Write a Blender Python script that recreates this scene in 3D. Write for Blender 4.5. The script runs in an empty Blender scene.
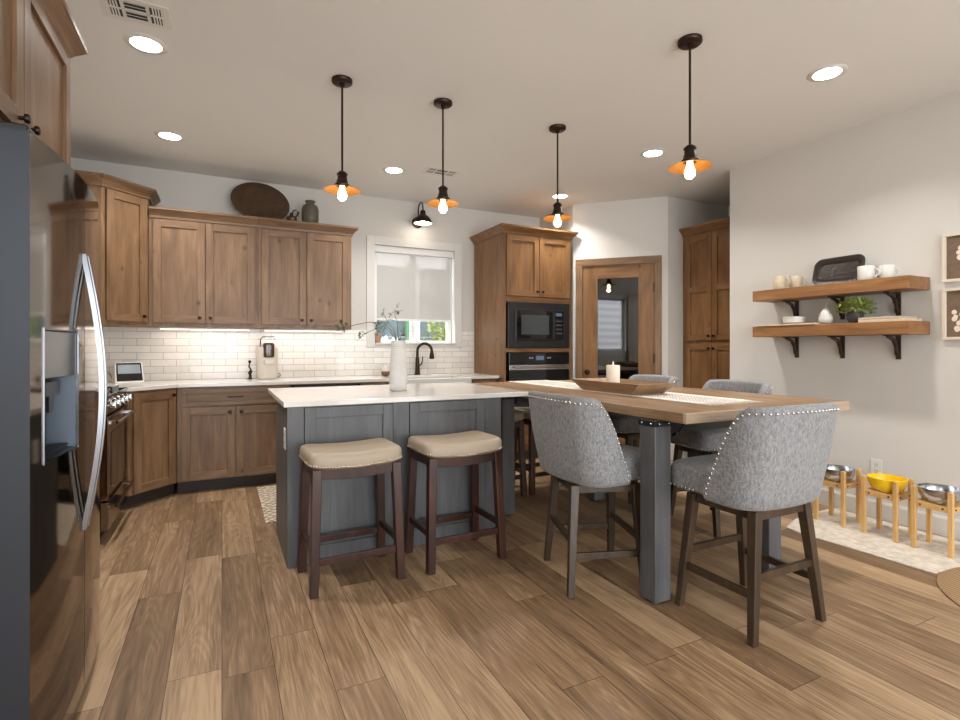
import bpy, bmesh, math, random
from mathutils import Vector, Matrix
random.seed(7)
S = bpy.context.scene
COL = S.collection
R = math.radians
PI = math.pi

# ------------------------------------------------------------------ camera, world, light, exposure
CZ = 2.845                     # ceiling height
cam = bpy.data.cameras.new('camera'); camo = bpy.data.objects.new('camera', cam); COL.objects.link(camo)
camo.location = (0, 0, 1.21); camo.rotation_euler = (R(90), 0, R(-26.26))
cam.sensor_width = 36; cam.lens = 523 / 960 * 36; cam.shift_y = -12 / 960; cam.clip_start = .02
S.camera = camo
S.view_settings.view_transform = 'Standard'; S.view_settings.look = 'None'
S.view_settings.gamma = 1; S.view_settings.use_curve_mapping = False
S.view_settings.exposure = 0.64
W = bpy.data.worlds.new('world'); S.world = W; W.use_nodes = True
W.node_tree.nodes['Background'].inputs[0].default_value = (.94, .97, 1, 1)
W.node_tree.nodes['Background'].inputs[1].default_value = 5.4
DOWN_W, PEND_W, UNDER_W, SCONCE_W = 8.5, 1.0, .42, .75
def portal(loc, rot, sx, sy):
    l = bpy.data.lights.new('daylight_portal', 'AREA'); l.shape = 'RECTANGLE'; l.size = sx; l.size_y = sy
    l.cycles.is_portal = True
    o = bpy.data.objects.new('daylight_portal', l); COL.objects.link(o); o.location = loc; o.rotation_euler = rot
portal((1.95, 5.74, 1.8), (R(-90), 0, 0), .94, 1.06)
portal((.25, -3.36, 1.3), (R(90), 0, 0), 2.3, 2.4)
portal((2.85, -3.36, 1.3), (R(90), 0, 0), 2.3, 2.4)
portal((-1.34, .3, 1.76), (0, R(-90), 0), 1.24, .9)

# ------------------------------------------------------------------ materials
def srgb(r, g, b):
    f = lambda c: (c / 255 / 12.92) if c / 255 <= .04045 else ((c / 255 + .055) / 1.055) ** 2.4
    return (f(r), f(g), f(b), 1)
def nodes(name):
    m = bpy.data.materials.new(name); m.use_nodes = True
    nt = m.node_tree; return m, nt, nt.nodes, nt.links, nt.nodes['Principled BSDF']
def N(nt, t, **kw):
    n = nt.nodes.new(t)
    for k, v in kw.items():
        if k in n.inputs.keys() if isinstance(k, str) else False: n.inputs[k].default_value = v
        else: setattr(n, k, v)
    return n
def ramp(nt, stops):
    n = nt.nodes.new('ShaderNodeValToRGB'); e = n.color_ramp.elements
    while len(e) < len(stops): e.new(.5)
    for i, (p, c) in enumerate(stops): e[i].position = p; e[i].color = c
    return n
def mat(name, col, rough=.5, metal=0, noise=0, nscale=30, bump=0, spec=.5, emit=None, es=0, coat=0, trans=0, sub=0):
    m, nt, ns, lk, b = nodes(name)
    b.inputs['Base Color'].default_value = col; b.inputs['Roughness'].default_value = rough
    b.inputs['Metallic'].default_value = metal; b.inputs['Specular IOR Level'].default_value = spec
    b.inputs['Coat Weight'].default_value = coat; b.inputs['Transmission Weight'].default_value = trans
    if sub: b.inputs['Subsurface Weight'].default_value = sub; b.inputs['Subsurface Scale'].default_value = .02
    if emit: b.inputs['Emission Color'].default_value = emit; b.inputs['Emission Strength'].default_value = es
    if noise or bump:
        tc = N(nt, 'ShaderNodeTexCoord'); t = N(nt, 'ShaderNodeTexNoise'); t.inputs['Scale'].default_value = nscale
        t.inputs['Detail'].default_value = 4; lk.new(tc.outputs['Object'], t.inputs['Vector'])
        if noise:
            a = tuple(c * (1 - noise) for c in col[:3]) + (1,); d = tuple(min(1, c * (1 + noise)) for c in col[:3]) + (1,)
            r = ramp(nt, [(.3, a), (.7, d)]); lk.new(t.outputs['Fac'], r.inputs['Fac']); lk.new(r.outputs['Color'], b.inputs['Base Color'])
        if bump:
            bp = N(nt, 'ShaderNodeBump'); bp.inputs['Strength'].default_value = bump; bp.inputs['Distance'].default_value = .004
            lk.new(t.outputs['Fac'], bp.inputs['Height']); lk.new(bp.outputs['Normal'], b.inputs['Normal'])
    return m
def wood(name, dark, mid, light, axis='Z', rough=.42, scale=1.0, knots=True, fine=.35):
    m, nt, ns, lk, b = nodes(name)
    tc = N(nt, 'ShaderNodeTexCoord'); oi = N(nt, 'ShaderNodeObjectInfo')
    ad = N(nt, 'ShaderNodeVectorMath', operation='MULTIPLY_ADD'); lk.new(tc.outputs['Object'], ad.inputs[0])
    ad.inputs[1].default_value = (1, 1, 1)
    sc = N(nt, 'ShaderNodeVectorMath', operation='SCALE'); sc.inputs[0].default_value = (13.1, 7.7, 9.3)
    lk.new(oi.outputs['Random'], sc.inputs['Scale']); lk.new(sc.outputs[0], ad.inputs[2])
    mp = N(nt, 'ShaderNodeMapping'); lk.new(ad.outputs[0], mp.inputs['Vector'])
    k = [9 * scale] * 3; k['XYZ'.index(axis)] = 1.5 * scale; mp.inputs['Scale'].default_value = k
    t = N(nt, 'ShaderNodeTexNoise'); t.inputs['Scale'].default_value = 1.3; t.inputs['Detail'].default_value = 5; t.inputs['Distortion'].default_value = .8
    lk.new(mp.outputs[0], t.inputs['Vector'])
    mp2 = N(nt, 'ShaderNodeMapping'); lk.new(ad.outputs[0], mp2.inputs['Vector'])
    k2 = [160 * scale] * 3; k2['XYZ'.index(axis)] = 5 * scale; mp2.inputs['Scale'].default_value = k2
    t2 = N(nt, 'ShaderNodeTexNoise'); t2.inputs['Scale'].default_value = 1; t2.inputs['Detail'].default_value = 3
    lk.new(mp2.outputs[0], t2.inputs['Vector'])
    mx = N(nt, 'ShaderNodeMix'); mx.data_type = 'FLOAT'; mx.inputs[0].default_value = fine
    lk.new(t.outputs['Fac'], mx.inputs[2]); lk.new(t2.outputs['Fac'], mx.inputs[3])
    r = ramp(nt, [(.32, dark), (.5, mid), (.66, light)]); lk.new(mx.outputs[0], r.inputs['Fac'])
    outc = r.outputs['Color']
    if knots:
        mp3 = N(nt, 'ShaderNodeMapping'); lk.new(ad.outputs[0], mp3.inputs['Vector'])
        k3 = [5] * 3; k3['XYZ'.index(axis)] = 3.6; mp3.inputs['Scale'].default_value = k3
        v = N(nt, 'ShaderNodeTexVoronoi'); v.inputs['Scale'].default_value = 1; lk.new(mp3.outputs[0], v.inputs['Vector'])
        rk = ramp(nt, [(.03, (1, 1, 1, 1)), (.11, (0, 0, 0, 1))]); lk.new(v.outputs['Distance'], rk.inputs['Fac'])
        mk = N(nt, 'ShaderNodeMix'); mk.data_type = 'RGBA'; lk.new(outc, mk.inputs[6])
        mk.inputs[7].default_value = tuple(c * .35 for c in dark[:3]) + (1,)
        mm = N(nt, 'ShaderNodeMath', operation='MULTIPLY'); mm.inputs[1].default_value = .85
        lk.new(rk.outputs['Color'], mm.inputs[0]); lk.new(mm.outputs[0], mk.inputs[0]); outc = mk.outputs[2]
    lk.new(outc, b.inputs['Base Color']); b.inputs['Roughness'].default_value = rough
    bp = N(nt, 'ShaderNodeBump'); bp.inputs['Strength'].default_value = .12; bp.inputs['Distance'].default_value = .002
    lk.new(t2.outputs['Fac'], bp.inputs['Height']); lk.new(bp.outputs['Normal'], b.inputs['Normal'])
    return m
def floor_mat():
    m, nt, ns, lk, b = nodes('plank_floor')
    tc = N(nt, 'ShaderNodeTexCoord'); sp = N(nt, 'ShaderNodeSeparateXYZ'); lk.new(tc.outputs['Object'], sp.inputs[0])
    def M(op, a, c=None):
        n = N(nt, 'ShaderNodeMath', operation=op)
        for i, q in enumerate((a, c)):
            if q is None: continue
            if isinstance(q, (int, float)): n.inputs[i].default_value = q
            else: lk.new(q, n.inputs[i])
        return n.outputs[0]
    xs = M('DIVIDE', sp.outputs[0], .18); row = M('FLOOR', xs)
    wn = N(nt, 'ShaderNodeTexWhiteNoise'); wn.noise_dimensions = '1D'; lk.new(row, wn.inputs['W'])
    ys = M('ADD', M('DIVIDE', sp.outputs[1], 1.22), M('MULTIPLY', wn.outputs['Value'], 7.3)); cell = M('FLOOR', ys)
    cb = N(nt, 'ShaderNodeCombineXYZ'); lk.new(row, cb.inputs[0]); lk.new(cell, cb.inputs[1])
    w2 = N(nt, 'ShaderNodeTexWhiteNoise'); w2.noise_dimensions = '2D'; lk.new(cb.outputs[0], w2.inputs['Vector'])
    fx = M('FRACT', xs); fy = M('FRACT', ys)
    ex = M('MINIMUM', fx, M('SUBTRACT', 1, fx)); ey = M('MULTIPLY', M('MINIMUM', fy, M('SUBTRACT', 1, fy)), 6.8)
    edge = M('LESS_THAN', M('MINIMUM', ex, ey), .0065)
    # grain coordinates shifted per plank
    off = N(nt, 'ShaderNodeVectorMath', operation='MULTIPLY_ADD'); lk.new(w2.outputs['Color'], off.inputs[0]); off.inputs[1].default_value = (5, 9, 3)
    lk.new(tc.outputs['Object'], off.inputs[2])
    def nz(sx, sy, det, dist=0):
        mp = N(nt, 'ShaderNodeMapping'); mp.inputs['Scale'].default_value = (sx, sy, 1); lk.new(off.outputs[0], mp.inputs['Vector'])
        t = N(nt, 'ShaderNodeTexNoise'); t.inputs['Scale'].default_value = 1; t.inputs['Detail'].default_value = det; t.inputs['Distortion'].default_value = dist
        lk.new(mp.outputs[0], t.inputs['Vector']); return t.outputs['Fac']
    broad = nz(7, .7, 3, .6); fine = nz(190, 6, 4); mid = nz(40, 2.2, 4, .4)
    mp = N(nt, 'ShaderNodeMapping'); mp.inputs['Scale'].default_value = (9, .85, 1); lk.new(off.outputs[0], mp.inputs['Vector'])
    wv = N(nt, 'ShaderNodeTexNoise'); wv.inputs['Scale'].default_value = 1; wv.inputs['Detail'].default_value = 1; wv.inputs['Distortion'].default_value = .3
    lk.new(mp.outputs[0], wv.inputs['Vector'])
    ring = M('FRACT', M('MULTIPLY', wv.outputs['Fac'], 17)); ring = M('ABSOLUTE', M('SUBTRACT', ring, .5))
    ring = M('MULTIPLY', M('SUBTRACT', ring, .25), M('MULTIPLY', fine, .7))
    v = M('ADD', M('MULTIPLY', w2.outputs['Value'], .40), M('ADD', M('MULTIPLY', broad, .62), M('ADD', M('MULTIPLY', fine, .62), M('MULTIPLY', mid, .55))))
    v = M('ADD', v, M('MULTIPLY', ring, .75))
    r = ramp(nt, [(.44, srgb(80, 60, 42)), (.72, srgb(132, 105, 77)), (.98, srgb(176, 148, 116))])
    vv = M('MULTIPLY', v, .71); lk.new(vv, r.inputs['Fac'])
    mk = N(nt, 'ShaderNodeMix'); mk.data_type = 'RGBA'; lk.new(edge, mk.inputs[0]); lk.new(r.outputs['Color'], mk.inputs[6]); mk.inputs[7].default_value = srgb(62, 46, 33)
    lk.new(mk.outputs[2], b.inputs['Base Color'])
    rr = ramp(nt, [(.3, (.42,) * 3 + (1,)), (.7, (.56,) * 3 + (1,))]); lk.new(fine, rr.inputs['Fac']); lk.new(rr.outputs['Color'], b.inputs['Roughness'])
    bp = N(nt, 'ShaderNodeBump'); bp.inputs['Strength'].default_value = .15; bp.inputs['Distance'].default_value = .002
    lk.new(M('SUBTRACT', fine, M('MULTIPLY', edge, 1.5)), bp.inputs['Height']); lk.new(bp.outputs['Normal'], b.inputs['Normal'])
    return m
def tile_mat(name, axis):
    m, nt, ns, lk, b = nodes(name)
    tc = N(nt, 'ShaderNodeTexCoord'); sp = N(nt, 'ShaderNodeSeparateXYZ'); lk.new(tc.outputs['Object'], sp.inputs[0])
    cb = N(nt, 'ShaderNodeCombineXYZ'); lk.new(sp.outputs[axis], cb.inputs[0]); lk.new(sp.outputs[2], cb.inputs[1])
    mp = N(nt, 'ShaderNodeMapping'); mp.inputs['Location'].default_value = (.07, -.915, 0); lk.new(cb.outputs[0], mp.inputs['Vector'])
    br = N(nt, 'ShaderNodeTexBrick'); lk.new(mp.outputs[0], br.inputs['Vector'])
    br.inputs['Scale'].default_value = 1; br.inputs['Brick Width'].default_value = .205; br.inputs['Row Height'].default_value = .0635
    br.inputs['Mortar Size'].default_value = .0022; br.inputs['Mortar Smooth'].default_value = .2; br.inputs['Bias'].default_value = 0
    br.inputs['Color1'].default_value = srgb(236, 232, 226); br.inputs['Color2'].default_value = srgb(224, 220, 213); br.inputs['Mortar'].default_value = srgb(176, 168, 160)
    lk.new(br.outputs['Color'], b.inputs['Base Color']); b.inputs['Roughness'].default_value = .16
    t = N(nt, 'ShaderNodeTexNoise'); t.inputs['Scale'].default_value = 22; t.inputs['Detail'].default_value = 2; lk.new(tc.outputs['Object'], t.inputs['Vector'])
    mm = N(nt, 'ShaderNodeMath', operation='MULTIPLY_ADD'); lk.new(br.outputs['Fac'], mm.inputs[0]); mm.inputs[1].default_value = -.6; lk.new(t.outputs['Fac'], mm.inputs[2])
    bp = N(nt, 'ShaderNodeBump'); bp.inputs['Strength'].default_value = .55; bp.inputs['Distance'].default_value = .004
    lk.new(mm.outputs[0], bp.inputs['Height']); lk.new(bp.outputs['Normal'], b.inputs['Normal'])
    return m
def weave_mat(name, c1, c2, s=420, rough=.9, bump=.5):
    m, nt, ns, lk, b = nodes(name)
    tc = N(nt, 'ShaderNodeTexCoord'); outs = []
    for k in ((s, s * .12, s), (s * .12, s * .5, s * .12)):
        mp = N(nt, 'ShaderNodeMapping'); mp.inputs['Scale'].default_value = k; lk.new(tc.outputs['Object'], mp.inputs['Vector'])
        t = N(nt, 'ShaderNodeTexNoise'); t.inputs['Scale'].default_value = 1; t.inputs['Detail'].default_value = 2; lk.new(mp.outputs[0], t.inputs['Vector']); outs.append(t.outputs['Fac'])
    mp = N(nt, 'ShaderNodeMapping'); mp.inputs['Scale'].default_value = (s * .4, s * .4, s * .14); lk.new(tc.outputs['Object'], mp.inputs['Vector'])
    t = N(nt, 'ShaderNodeTexNoise'); t.inputs['Scale'].default_value = 1; t.inputs['Detail'].default_value = 2; lk.new(mp.outputs[0], t.inputs['Vector'])
    a = N(nt, 'ShaderNodeMath', operation='ADD'); lk.new(outs[0], a.inputs[0]); lk.new(t.outputs['Fac'], a.inputs[1])
    h = N(nt, 'ShaderNodeMath', operation='MULTIPLY'); lk.new(a.outputs[0], h.inputs[0]); h.inputs[1].default_value = .5
    r = ramp(nt, [(.38, c1), (.62, c2)]); lk.new(h.outputs[0], r.inputs['Fac']); lk.new(r.outputs['Color'], b.inputs['Base Color'])
    b.inputs['Roughness'].default_value = rough; b.inputs['Sheen Weight'].default_value = .15
    bp = N(nt, 'ShaderNodeBump'); bp.inputs['Strength'].default_value = bump; bp.inputs['Distance'].default_value = .002
    lk.new(h.outputs[0], bp.inputs['Height']); lk.new(bp.outputs['Normal'], b.inputs['Normal'])
    return m
def glass_mat(name, gloss, tint):
    m, nt, ns, lk, b = nodes(name); ns.remove(b)
    o = ns['Material Output']; g = N(nt, 'ShaderNodeBsdfGlossy'); g.inputs['Roughness'].default_value = .0; t = N(nt, 'ShaderNodeBsdfTransparent'); t.inputs[0].default_value = tint
    mx = N(nt, 'ShaderNodeMixShader'); mx.inputs[0].default_value = gloss; lk.new(t.outputs[0], mx.inputs[1]); lk.new(g.outputs[0], mx.inputs[2]); lk.new(mx.outputs[0], o.inputs['Surface'])
    return m
def shade_fabric():
    m, nt, ns, lk, b = nodes('solar_shade_fabric'); ns.remove(b); o = ns['Material Output']
    d = N(nt, 'ShaderNodeBsdfDiffuse'); d.inputs[0].default_value = srgb(206, 204, 200); tl = N(nt, 'ShaderNodeBsdfTranslucent'); tl.inputs[0].default_value = srgb(205, 205, 202)
    t = N(nt, 'ShaderNodeBsdfTransparent'); m1 = N(nt, 'ShaderNodeMixShader'); m1.inputs[0].default_value = .12; m2 = N(nt, 'ShaderNodeMixShader'); m2.inputs[0].default_value = .2
    lk.new(d.outputs[0], m1.inputs[1]); lk.new(tl.outputs[0], m1.inputs[2]); lk.new(m1.outputs[0], m2.inputs[1]); lk.new(t.outputs[0], m2.inputs[2]); lk.new(m2.outputs[0], o.inputs['Surface'])
    return m
def stripes_mat(name, c1, c2, scale, axis='Y', rough=.9):
    m, nt, ns, lk, b = nodes(name); tc = N(nt, 'ShaderNodeTexCoord'); w = N(nt, 'ShaderNodeTexWave'); w.bands_direction = axis
    w.inputs['Scale'].default_value = scale; w.inputs['Distortion'].default_value = .6; w.inputs['Detail'].default_value = 2
    lk.new(tc.outputs['Object'], w.inputs['Vector']); r = ramp(nt, [(.3, c1), (.7, c2)]); lk.new(w.outputs['Fac'], r.inputs['Fac']); lk.new(r.outputs['Color'], b.inputs['Base Color'])
    b.inputs['Roughness'].default_value = rough
    bp = N(nt, 'ShaderNodeBump'); bp.inputs['Strength'].default_value = .5; bp.inputs['Distance'].default_value = .004; lk.new(w.outputs['Fac'], bp.inputs['Height']); lk.new(bp.outputs['Normal'], b.inputs['Normal'])
    return m
def pattern_mat(name, c1, c2, s):
    m, nt, ns, lk, b = nodes(name); tc = N(nt, 'ShaderNodeTexCoord'); v = N(nt, 'ShaderNodeTexVoronoi'); v.distance = 'MANHATTAN'; v.inputs['Scale'].default_value = s; v.inputs['Randomness'].default_value = .25
    lk.new(tc.outputs['Object'], v.inputs['Vector']); r = ramp(nt, [(.42, c1), (.5, c2), (.62, c2), (.7, c1)]); lk.new(v.outputs['Distance'], r.inputs['Fac'])
    lk.new(r.outputs['Color'], b.inputs['Base Color']); b.inputs['Roughness'].default_value = .95
    return m

alder = (srgb(95, 71, 49), srgb(121, 92, 66), srgb(142, 112, 83))
WV = wood('stained_alder_vertical', *alder, axis='Z')
WH = wood('stained_alder_horizontal', *alder, axis='X', knots=False)
WY = wood('stained_alder_depth', *alder, axis='Y', knots=False)
alder2 = (srgb(95, 64, 37), srgb(122, 86, 51), srgb(142, 103, 64))
TV = wood('honey_alder_vertical', *alder2, axis='Z'); TH = wood('honey_alder_horizontal', *alder2, axis='X', knots=False)
isl = (srgb(72, 73, 75), srgb(84, 85, 87), srgb(97, 98, 100))
IV = wood('blue_grey_stained_wood', *isl, axis='Z', knots=False, rough=.45)
tabw = (srgb(112, 84, 58), srgb(144, 114, 84), srgb(168, 140, 110))
TABLEW = wood('oak_table_top', *tabw, axis='Y', knots=False, rough=.35); TABLEX = wood('pale_end_grain', srgb(150, 130, 108), srgb(172, 152, 130), srgb(190, 172, 150), axis='X', knots=False)
SHELFW = wood('brown_shelf_wood', srgb(110, 74, 42), srgb(140, 98, 60), srgb(160, 118, 76), axis='Y', knots=False)
TRAYW = wood('tray_wood', srgb(116, 88, 60), srgb(150, 118, 86), srgb(174, 142, 110), axis='Y', knots=False)
BAMBOO = wood('bamboo', srgb(190, 146, 88), srgb(210, 168, 108), srgb(222, 184, 126), axis='Z', knots=False)
CHERRY = wood('dark_cherry_wood', srgb(34, 17, 10), srgb(52, 26, 17), srgb(72, 39, 26), axis='Z', knots=False, rough=.3)
CHAIRW = wood('grey_brown_chair_wood', srgb(42, 31, 21), srgb(60, 46, 32), srgb(78, 61, 44), axis='Z', knots=False, rough=.4)
WALL = mat('warm_white_wall_paint', srgb(206, 203, 198), .85, bump=.12, nscale=120)
CEIL = mat('ceiling_paint', srgb(226, 225, 222), .9, bump=.25, nscale=90)
BASEP = mat('baseboard_paint', srgb(206, 203, 198), .5)
TRIMW = mat('white_trim_paint', srgb(216, 214, 210), .45)
FLOOR = floor_mat()
TILEX = tile_mat('white_subway_tile', 0); TILEY = tile_mat('white_subway_tile_side', 1)
QUARTZ = mat('white_quartz', srgb(216, 212, 206), .14, noise=.03, nscale=9)
BSTEEL = mat('black_stainless_steel', srgb(128, 118, 110), .07, metal=1)
DSTEEL = mat('grey_door_edge_steel', srgb(54, 57, 62), .45, metal=.6)
HSTEEL = mat('polished_handle_steel', srgb(122, 124, 128), .22, metal=1)
STEEL = mat('brushed_steel', srgb(196, 198, 202), .2, metal=1)
BLACK = mat('black_plastic', srgb(26, 26, 28), .35)
BLACKG = mat('black_glass', srgb(14, 14, 16), .05, coat=.3)
IRON = mat('dark_iron', srgb(64, 50, 41), .55, metal=.4)
BRONZE = mat('oil_rubbed_bronze', srgb(58, 44, 36), .35, metal=.8)
COPPER = mat('amber_copper_inner_shade', srgb(170, 118, 56), .35, metal=.55)
TOE = mat('dark_toe_kick', srgb(58, 50, 46), .6)
LENS = mat('downlight_lens', (1, 1, 1, 1), .4, emit=(1, .97, .92, 1), es=14)
BULB = mat('edison_bulb', (1, .8, .5, 1), .3, emit=(1, .78, .48, 1), es=14)
STRIP = mat('warm_light_strip', (1, .9, .8, 1), .4, emit=(1, .86, .74, 1), es=2.6)
SCL = mat('sconce_bulb', (1, .9, .8, 1), .4, emit=(1, .9, .78, 1), es=12)
GREYF = weave_mat('grey_tweed_upholstery', srgb(104, 105, 107), srgb(150, 151, 153), 330)
BEIGE = mat('beige_leather', srgb(168, 153, 134), .42, bump=.2, nscale=160)
NAIL = mat('nickel_nailhead', srgb(210, 208, 204), .22, metal=1)
BRASSN = mat('aged_brass_nailhead', srgb(196, 184, 160), .3, metal=1)
CERAM = mat('white_ceramic', srgb(208, 206, 202), .3)
VASEC = stripes_mat('ribbed_white_ceramic', srgb(208, 206, 202), srgb(214, 212, 208), 26, 'Z', .5)
TANC = mat('tan_ceramic', srgb(196, 182, 158), .35, noise=.1)
BROWNC = mat('brown_glazed_ceramic', srgb(70, 49, 32), .12, noise=.3, nscale=14, coat=.3)
GREENC = mat('mottled_green_grey_ceramic', srgb(86, 80, 66), .45, noise=.22, nscale=26)
TERRA = mat('pale_terracotta', srgb(186, 150, 124), .8, noise=.05)
LEAF = mat('dark_green_leaf', srgb(140, 154, 74), .5, noise=.25, nscale=40); LEAF2 = mat('muted_green_leaf', srgb(92, 100, 70), .6, noise=.25, nscale=40)
LEAF3 = mat('yellow_green_leaf', srgb(112, 120, 44), .6, noise=.25, nscale=20); BLOOM = mat('white_blossom', srgb(235, 236, 232), .7)
STEM = mat('brown_stem', srgb(84, 66, 50), .7)
DTRAY = mat('dark_hammered_metal', srgb(52, 44, 40), .3, metal=.4, bump=.5, nscale=40)
YELLOW = mat('yellow_enamel', srgb(246, 204, 28), .25)
WAX = mat('ivory_candle_wax', srgb(240, 232, 214), .5, sub=.3)
CREAM = mat('cream_plastic', srgb(206, 199, 187), .35)
MATF = weave_mat('cream_woven_mat', srgb(186, 174, 158), srgb(218, 208, 194), 60); JUTE = stripes_mat('brown_jute', srgb(140, 110, 78), srgb(178, 148, 112), 30, 'Y')
RUGP = pattern_mat('patterned_rug', srgb(198, 184, 164), srgb(112, 98, 84), 13); RUNP = pattern_mat('patterned_runner_weave', srgb(226, 222, 214), srgb(150, 146, 142), 42)
RUNW = mat('white_cotton', srgb(234, 230, 222), .95, bump=.5, nscale=300)
PICB = mat('taupe_print', srgb(112, 92, 76), .7, noise=.12, nscale=30); COTTON = mat('cotton_boll_print', srgb(226, 214, 196), .8)
PFRAME = mat('whitewashed_frame', srgb(214, 204, 186), .6)
PANE = glass_mat('clear_window_glass', .06, (1, 1, 1, 1)); DARKPANE = glass_mat('pantry_shade_glass', .11, (.25, .25, .25, 1))  # door pane tint puts the unlit pantry's shade into the glass colour
SHADEF = shade_fabric()
VINYL = mat('white_vinyl', srgb(232, 232, 230), .4)
FENCE = mat('blue_grey_fence_paint', srgb(52, 70, 76), .7, noise=.1, nscale=5); SIDING = stripes_mat('grey_siding', srgb(214, 212, 218), srgb(236, 234, 238), 1.4, 'Z')
GRASS = mat('lawn', srgb(70, 82, 48), .9, noise=.2, nscale=8)
SCREEN = mat('lit_screen', srgb(60, 64, 66), .1, emit=srgb(150, 156, 158), es=.5); SCREEND = mat('dim_display', srgb(20, 22, 28), .1, emit=srgb(140, 160, 190), es=.25)
CURT = mat('white_curtain', srgb(224, 220, 212), .9)
DISP = mat('blue_grey_dispenser_liner', srgb(54, 68, 82), .4, metal=.2)

# ------------------------------------------------------------------ mesh builder
class MB:
    def __init__(s): s.v = []; s.f = []; s.m = []; s.sm = []
    def add(s, vs, fs, m=0, smooth=False):
        o = len(s.v); s.v += [tuple(v) for v in vs]
        for f in fs: s.f.append([i + o for i in f]); s.m.append(m); s.sm.append(smooth)
        return s
    def box(s, x0, x1, y0, y1, z0, z1, m=0):
        vs = [(x, y, z) for z in (z0, z1) for y in (y0, y1) for x in (x0, x1)]
        return s.add(vs, [(0, 2, 3, 1), (4, 5, 7, 6), (0, 1, 5, 4), (2, 6, 7, 3), (0, 4, 6, 2), (1, 3, 7, 5)], m)
    def prism(s, poly, z0, z1, m=0, flip=False):   # poly counter-clockwise
        n = len(poly); vs = [(x, y, z0) for x, y in poly] + [(x, y, z1) for x, y in poly]
        fs = [tuple(range(n))[::-1], tuple(range(n, 2 * n))] + [(i, (i + 1) % n, n + (i + 1) % n, n + i) for i in range(n)]
        return s.add(vs, fs, m)
    def leg(s, top, bot, wt, wb, m=0):             # tapered square post
        vs = [(p[0] + dx * w, p[1] + dy * w, p[2]) for p, w in ((bot, wb / 2), (top, wt / 2)) for dx, dy in ((-1, -1), (1, -1), (1, 1), (-1, 1))]
        return s.add(vs, [(3, 2, 1, 0), (4, 5, 6, 7), (0, 1, 5, 4), (1, 2, 6, 5), (2, 3, 7, 6), (3, 0, 4, 7)], m)
    def bar(s, a, b, w, h, m=0):                   # rectangular bar from a to b
        a, b = Vector(a), Vector(b); d = (b - a).normalized(); up = Vector((0, 0, 1))
        if abs(d.z) > .95: up = Vector((0, 1, 0))
        sx = d.cross(up).normalized(); uz = sx.cross(d)
        vs = [p + sx * (i * w / 2) + uz * (j * h / 2) for p in (a, b) for i, j in ((-1, -1), (1, -1), (1, 1), (-1, 1))]
        return s.add(vs, [(0, 1, 2, 3), (7, 6, 5, 4), (1, 0, 4, 5), (2, 1, 5, 6), (3, 2, 6, 7), (0, 3, 7, 4)], m)
    def lathe(s, prof, c=(0, 0, 0), n=28, m=0, sx=1, sy=1):  # profile of (r, z), bottom to top outside
        vs = []; k = len(prof)
        for i in range(n):
            a = 2 * PI * i / n
            for r, z in prof: vs.append((c[0] + r * math.cos(a) * sx, c[1] + r * math.sin(a) * sy, c[2] + z))
        fs = [(i * k + j, ((i + 1) % n) * k + j, ((i + 1) % n) * k + j + 1, i * k + j + 1) for i in range(n) for j in range(k - 1)]
        if prof[0][0] > 1e-6: fs.append([i * k for i in range(n)][::-1])
        if prof[-1][0] > 1e-6: fs.append([i * k + k - 1 for i in range(n)])
        return s.add(vs, fs, m, True)
    def cyl(s, a, b, r, n=16, m=0, r2=None):
        return s.tube([a, b], r, n, m, r2)
    def tube(s, pts, r, n=10, m=0, r2=None):
        pts = [Vector(p) for p in pts]; vs = []; K = len(pts); ref = None
        for i, p in enumerate(pts):
            d = (pts[min(i + 1, K - 1)] - pts[max(i - 1, 0)]).normalized()
            if ref is None: ref = Vector((0, 0, 1)) if abs(d.z) < .9 else Vector((1, 0, 0))
            u = (ref - d * ref.dot(d)).normalized(); w = d.cross(u); ref = u
            rr = r if r2 is None else r + (r2 - r) * i / (K - 1)
            for j in range(n):
                a = 2 * PI * j / n; vs.append(p + (u * math.cos(a) + w * math.sin(a)) * rr)
        fs = [(i * n + j, i * n + (j + 1) % n, (i + 1) * n + (j + 1) % n, (i + 1) * n + j) for i in range(K - 1) for j in range(n)]
        fs.append(list(range(n))[::-1]); fs.append(list(range((K - 1) * n, K * n)))
        return s.add(vs, fs, m, True)
    def ball(s, c, r, m=0, n=10, k=6, sz=1):
        prof = [(r * math.sin(PI * j / k), -r * math.cos(PI * j / k) * sz) for j in range(k + 1)]
        prof[0] = (0, prof[0][1]); prof[-1] = (0, prof[-1][1])
        return s.lathe(prof, c, n, m)
    def leaf(s, c, d, up, L, w, m=0):
        c, d = Vector(c), Vector(d).normalized(); up = Vector(up); sd = d.cross(up)
        if sd.length < .01: sd = Vector((1, 0, 0))
        sd.normalize(); nn = sd.cross(d)
        vs = [c, c + d * L * .45 + sd * w / 2 + nn * L * .08, c + d * L, c + d * L * .45 - sd * w / 2 + nn * L * .08, c + d * L * .5]
        return s.add(vs, [(0, 1, 4), (1, 2, 4), (0, 4, 3), (4, 2, 3)], m, True)
    def sweep(s, path, prof, m=0, closed=False):   # moulding: path in plan (left to right as seen), prof (outward, z)
        P = [Vector(p) for p in path]; n = len(P); rings = []
        for i in range(n):
            d0 = (P[i] - P[i - 1]).normalized() if i or closed else None; d1 = (P[(i + 1) % n] - P[i]).normalized() if i < n - 1 or closed else None
            n0 = Vector((d0.y, -d0.x)) if d0 else None; n1 = Vector((d1.y, -d1.x)) if d1 else None
            if n0 is None: o = n1
            elif n1 is None: o = n0
            else: b = (n0 + n1); o = b / (1 + n0.dot(n1))
            rings.append([(P[i].x + o.x * a, P[i].y + o.y * a, z) for a, z in prof])
        k = len(prof); vs = [v for r_ in rings for v in r_]
        fs = [(i * k + j, (i + 1) * k + j, (i + 1) * k + (j + 1) % k, i * k + (j + 1) % k) for i in range(n - 1) for j in range(k)]
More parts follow.
